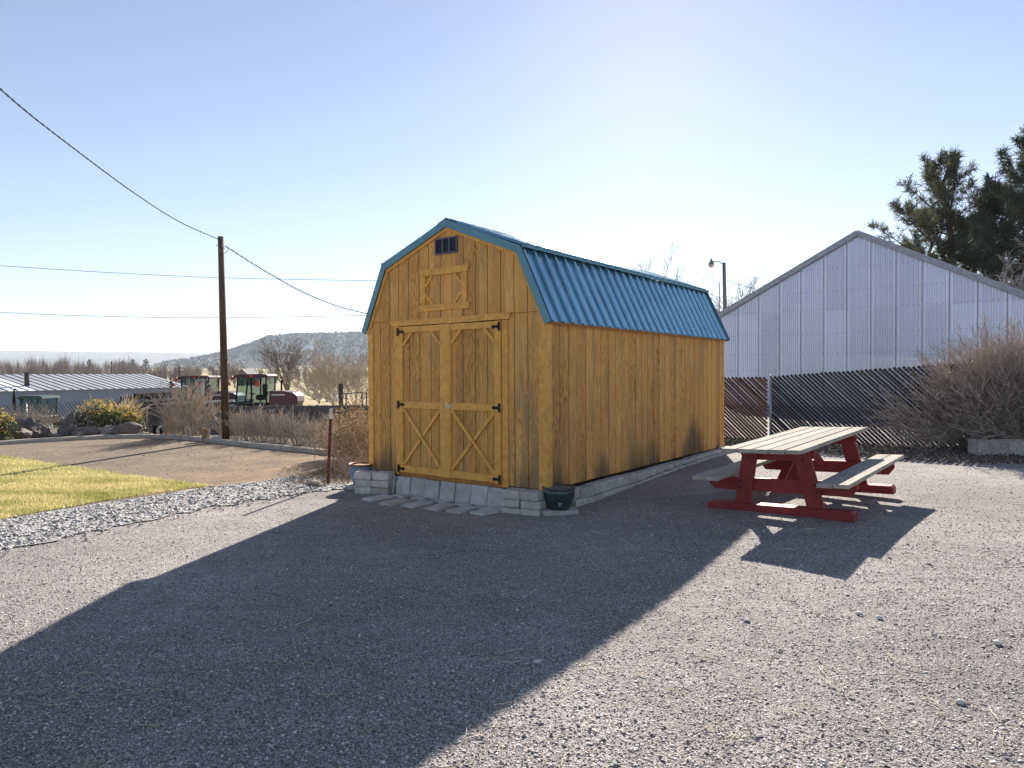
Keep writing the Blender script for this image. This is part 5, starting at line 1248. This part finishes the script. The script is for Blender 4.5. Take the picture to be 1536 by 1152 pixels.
for i,(px,Y,h,lab) in enumerate([(372,17.1,1.12,'bare cane shrub just right of the wooden pole'),(404,16.9,1.12,'second bare cane shrub right of the wooden pole'),(432,16.5,1.05,'bare cane shrub in the middle of the hedge by the shed'),(458,16.0,1.0,'bare cane shrub left of the rusty post behind the kerb'),(484,15.4,.98,'bare cane shrub behind the rusty T-post'),(350,17.6,.95,'thin bare shrub at the foot of the wooden pole')]):
    bare_shrub('cane_shrub',S(px,Y),lab,42 if i<5 else 24,h*.98,.62,MT['twig_tan'] if i%2==0 else MT['twig_grey'],90+i,'bare cane shrubs behind the kerb',.0105,2,(5,3),.06,0,.42,.12,lean=(-.22,0),rmin=.004)
# leafy brown shrub beside the shed
bl=V((-2.75,12.3,0)); bs=bare_shrub('leafy_shrub',tuple(bl),'dense dry brown leafed shrub against the left side of the shed',60,1.25,.75,MT['twig_tan'],99,None,.009,2,(6,4),.06,0,.4)
n=5200; q=RNG.normal(size=(n,3)); q/=np.linalg.norm(q,axis=1)[:,None]; q*=(RNG.random(n)**.45)[:,None]; q*=np.array([.62,.62,.62])*(1+.18*np.sin(q[:,:1]*9+q[:,1:2]*7)); q[:,2]+=.62
leaves_mesh('leaves',q,RNG.uniform(.012,.03,n),MT['leaf_brown'],bs)
bl=V((-3.25,13.1,0)); bs=bare_shrub('leafy_shrub',tuple(bl),'lower dry brown shrub behind the rusty T-post',50,1.0,.8,MT['twig_tan'],100,None,.008,2,(6,4),.06,0,.4)
n=3000; q=RNG.normal(size=(n,3)); q/=np.linalg.norm(q,axis=1)[:,None]; q*=(RNG.random(n)**.45)[:,None]; q*=np.array([.6,.5,.45]); q[:,2]+=.45
leaves_mesh('leaves',q,RNG.uniform(.012,.028,n),MT['leaf_brown'],bs)
# golden evergreens
def golden(loc,label,lobes,seed,n=5200):
    t=thing('golden_shrub',loc,label,'shrub'); R=np.random.default_rng(seed); C=[];G=[]
    for (x,y,z,rx_,rz_) in lobes:
        k=int(n*rx_*rz_*2.2); q=R.normal(size=(k,3)); q/=np.linalg.norm(q,axis=1)[:,None]; rr=R.random(k)**.33; bump=1+.16*np.sin(q[:,0]*11+x*5)*np.sin(q[:,2]*9+y)+R.normal(0,.05,k)
        p=q*(rr*bump)[:,None]*np.array([rx_,rx_,rz_])+np.array([x,y,z]); keep=p[:,2]>.02; p=p[keep]; qq=q[keep]; r2=rr[keep]
        g=(r2>.84)&((qq[:,2]>.42+R.normal(0,.22,len(qq)))|(R.random(len(qq))<.03)); C.append(p[~g]); G.append(p[g]*1.0+qq[g]*.03)
    C=np.concatenate(C);G=np.concatenate(G); leaves_mesh('foliage',C,R.uniform(.02,.045,len(C)),MT['leaf_green'],t); leaves_mesh('golden_tips',G,R.uniform(.02,.042,len(G)),MT['leaf_gold'],t)
    m=MB(); 
    for i in range(6): a=i*1.05; m.tube([(0,0,-.05),(.25*math.cos(a),.25*math.sin(a),.4)],[.025,.012],5)
    m.build('stem',MT['bark_grey'],t); return t
p=S(166,18.9); golden(p,'golden tipped evergreen shrub behind the boulders',[(-.42,.1,.46,.52,.50),(.22,0,.36,.62,.46),(.66,-.1,.28,.36,.34)],1)
p=S(-4,16.9); golden(p,'golden yellow shrub cut by the left edge of the picture',[(0,0,.34,.45,.42),(-.5,.2,.3,.5,.4),(.12,-.25,.16,.3,.2)],2)
bare_shrub('bare_shrub',S(45,20.6),'rounded grey bare shrub in front of the green tractor',110,1.05,1.15,MT['twig_grey'],83,None,.006,2,(6,4),.04,0,.45)
t=thing('plume_grass',S(190,20.2),'pale feathery grass clump behind the golden shrub','ornamental grass'); m=MB(); R=random.Random(4)
for i in range(70):
    a=R.uniform(0,6.28); s=R.uniform(.1,.75); L=R.uniform(.7,1.15); P=[V((R.gauss(0,.06),R.gauss(0,.06),0))]; d=V((math.sin(s*.4)*math.cos(a),math.sin(s*.4)*math.sin(a),1)).normalized()
    for j in range(7): P.append(P[-1]+d*L/7); d=(d+V((math.cos(a),math.sin(a),-.35))*s*.22).normalized()
    m.tube(P,[.006,.006,.006,.007,.012,.016,.014,.003],3,False)
m.build('plumes',MT['plume'],t)
t=thing('dry_tuft',S(203,19.3),'tawny dry grass tuft between the golden shrub and the fence post','ornamental grass'); m=MB()
for i in range(120):
    a=R.uniform(0,6.28); s=abs(R.gauss(0,.5)); L=R.uniform(.3,.65); d=V((math.sin(s)*math.cos(a),math.sin(s)*math.sin(a),math.cos(s))); q=V((R.gauss(0,.1),R.gauss(0,.1),0)); m.tube([q,q+d*L*.6,q+d*L+V((0,0,-.06))],[.006,.005,.002],3,False)
m.build('blades',MT['twig_pale'],t)
MT['boulder']=concrete('basalt_boulder',(.17,.15,.14),.15); MT['boulder_l']=concrete('pale_boulder',(.27,.24,.215),.12)
for i,(px,Y,sx,sy,sz,k,lab) in enumerate([
    (113,18.9,.40,.35,.36,0,'largest upright boulder with a sunlit right shoulder in the rock garden'),(104,18.3,.40,.3,.20,0,'low dark boulder leaning at the foot of the largest one'),(134,18.2,.55,.32,.16,0,'long flat boulder in the middle of the rock garden'),
    (166,18.3,.34,.3,.19,1,'rounded boulder in front of the golden shrub'),(192,18.25,.46,.34,.24,0,'dark boulder at the right end of the rock row'),(216,18.1,.26,.2,.09,1,'small pale flat rock right of the dark end boulder'),
    (62,18.2,.34,.28,.22,1,'jagged boulder below the grey bare shrub'),(36,17.7,.55,.3,.15,1,'long low boulder at the left beside the yellow shrub'),(52,17.9,.22,.2,.18,0,'small angular rock between the two left boulders'),
    (85,17.9,.30,.2,.08,0,'thin flat rock lying along the kerb'),(122,17.95,.28,.2,.10,1,'small pale rock in front of the long flat boulder'),(38,19.2,.5,.3,.26,0,'dark boulder in shade under the grey bare shrub')]):
    p=S(px,Y); rockobj('boulder',p,sx*.82,sy*.8,sz*1.05,MT['boulder_l' if k else 'boulder'],200+i,lab,'boulder',None,3,.55,.18)
o=rockobj('dark_bush_ball',S(236,18.5),.16,.16,.17,MT['black'],301,'dark round pot like lump beside the wooden stake with the hose','garden ornament',None,2,.1,.1)
# stakes, hose, T-post
MT['stake']=plain('stake_wood',(.36,.20,.10),.85,var=.3,sc=12); MT['stake_grey']=plain('grey_stake',(.42,.38,.36),.85); MT['hose']=plain('pale_hose',(.5,.46,.40),.5)
p=S(249.5,17.9); o=MB().tube([(0,0,-.1),(.005,0,.40)],.055,10).build('wooden_stake',MT['stake']); o.location=p; tag(o,'short brown wooden stake with a coiled hose round its foot','stake')
m=MB(); 
for k in range(3):
    P=[V((.16*(1+.12*k)*math.cos(a),-.07-.02*k+.03*math.sin(a*2),.16+.15*(1+.1*k)*math.sin(a))) for a in np.linspace(0,6.283,25)]; m.tube(P,.009,6,False)
o=m.build('hose_coil',MT['hose']); o.location=p; tag(o,'pale coiled garden hose hanging round the brown stake','hose')
p=S(306.5,16.7); o=MB().tube([(0,0,-.1),(0,0,.34)],.055,8).build('wooden_stake',MT['stake']); o.location=p; tag(o,'brown wooden stake beside the grey one left of the pole','stake')
p=S(313,16.75); o=MB().cbox((-.03,-.02,-.1),(.03,.02,.30),.006).build('wooden_stake',MT['stake_grey']); o.location=p; tag(o,'thin grey stake touching the brown one left of the pole','stake')
MT['rust']=plain('rusty_steel',(.16,.06,.04),.85,.2,.3,.35,14.); MT['white_tip']=plain('white_tip',(.7,.7,.68),.6)
tp=at(492,727,10.15); tt=at(496.5,613,10.15); t=thing('t_post',(tp.x,10.15,0),'rusty steel T-post with a white painted tip left of the shed','post'); tv=tt-V((tp.x,10.15,0)); k=.865
m=MB(); 
for (w_,d_) in ((.022,.004),(.004,.020)):
    m.add([tuple(V((sx*w_,sy*d_,0))+tv*f) for f in (-.1,k) for sx,sy in ((-1,-1),(1,-1),(1,1),(-1,1))],[(0,1,5,4),(1,2,6,5),(2,3,7,6),(3,0,4,7),(4,5,6,7)])
for j in range(16): c=tv*(.08+.05*j); m.box((c.x-.012,c.y-.026,c.z),(c.x+.012,c.y-.0205,c.z+.012))
m.build('shaft',MT['rust'],t)
m=MB()
for (w_,d_) in ((.0225,.0045),(.0045,.0205)): m.add([tuple(V((sx*w_,sy*d_,0))+tv*f) for f in (k+.001,1.) for sx,sy in ((-1,-1),(1,-1),(1,1),(-1,1))],[(0,1,5,4),(1,2,6,5),(2,3,7,6),(3,0,4,7),(4,5,6,7)])
m.build('painted_tip',MT['white_tip'],t)
p=at(472,728,10.05); rockobj('edge_stone',(p.x,p.y,0.01),.17,.10,.05,MT['boulder_l'],311,'flat pale stone at the foot of the rusty T-post','stone',None,2,.15,.2)
p=at(324,657,16.9); rockobj('white_rock',(p.x,p.y,zgf(p.x,p.y)),.16,.1,.09,MT['pale_pebble'],312,'whitish rock at the foot of the wooden pole','rock',None,2,.2,.2)
def tuft(loc,label,n,h,seed,mat):
    R=random.Random(seed); m=MB()
    for i in range(n):
        a=R.uniform(0,6.28); s=abs(R.gauss(0,.55)); L=h*R.uniform(.5,1.1); d=V((math.sin(s)*math.cos(a),math.sin(s)*math.sin(a),math.cos(s))); q=V((R.gauss(0,.12),R.gauss(0,.09),0)); m.tube([q,q+d*L*.6,q+d*L+V((0,0,-.05*L))],[.004,.003,.001],3,False)
    o=m.build('dry_grass_tuft',mat); o.location=loc; return tag(o,label,'dry grass')
tuft((-2.45,10.75,0),'tawny dry grass tuft between the T-post and the blue pot',150,.28,1,MT['twig_pale']); tuft((-2.15,10.95,0),'dry grass tuft right behind the blue pot',150,.34,2,MT['twig_pale']); tuft((-2.7,11.3,0),'dry grass tuft under the leafy brown shrub',170,.35,3,MT['twig_tan'])
q=RNG.uniform([-3.3,10.1],[-1.9,12.9],(2600,2)); P3=np.concatenate([q,RNG.gamma(1.5,.008,len(q))[:,None]+.01],1); tag(leaves_mesh('dry_leaves',P3,RNG.uniform(.012,.032,len(q)),MT['leaf_brown']),kind='stuff')

# ---------------------------------------------------------------- the air itself: pale even haze
hm=bpy.data.materials.new('valley_haze'); hm.use_nodes=True; ht=hm.node_tree; ht.nodes.remove(ht.nodes['Principled BSDF'])
pv=ht.nodes.new('ShaderNodeVolumePrincipled'); pv.inputs['Color'].default_value=(.72,.83,1.,1); pv.inputs['Density'].default_value=HAZE; pv.inputs['Anisotropy'].default_value=.2
ht.links.new(pv.outputs[0],ht.nodes['Material Output'].inputs['Volume'])
hz_=MB().box((-9400,-600,-16),(9400,9300,260)).build('haze',hm); tag(hz_,kind='stuff')
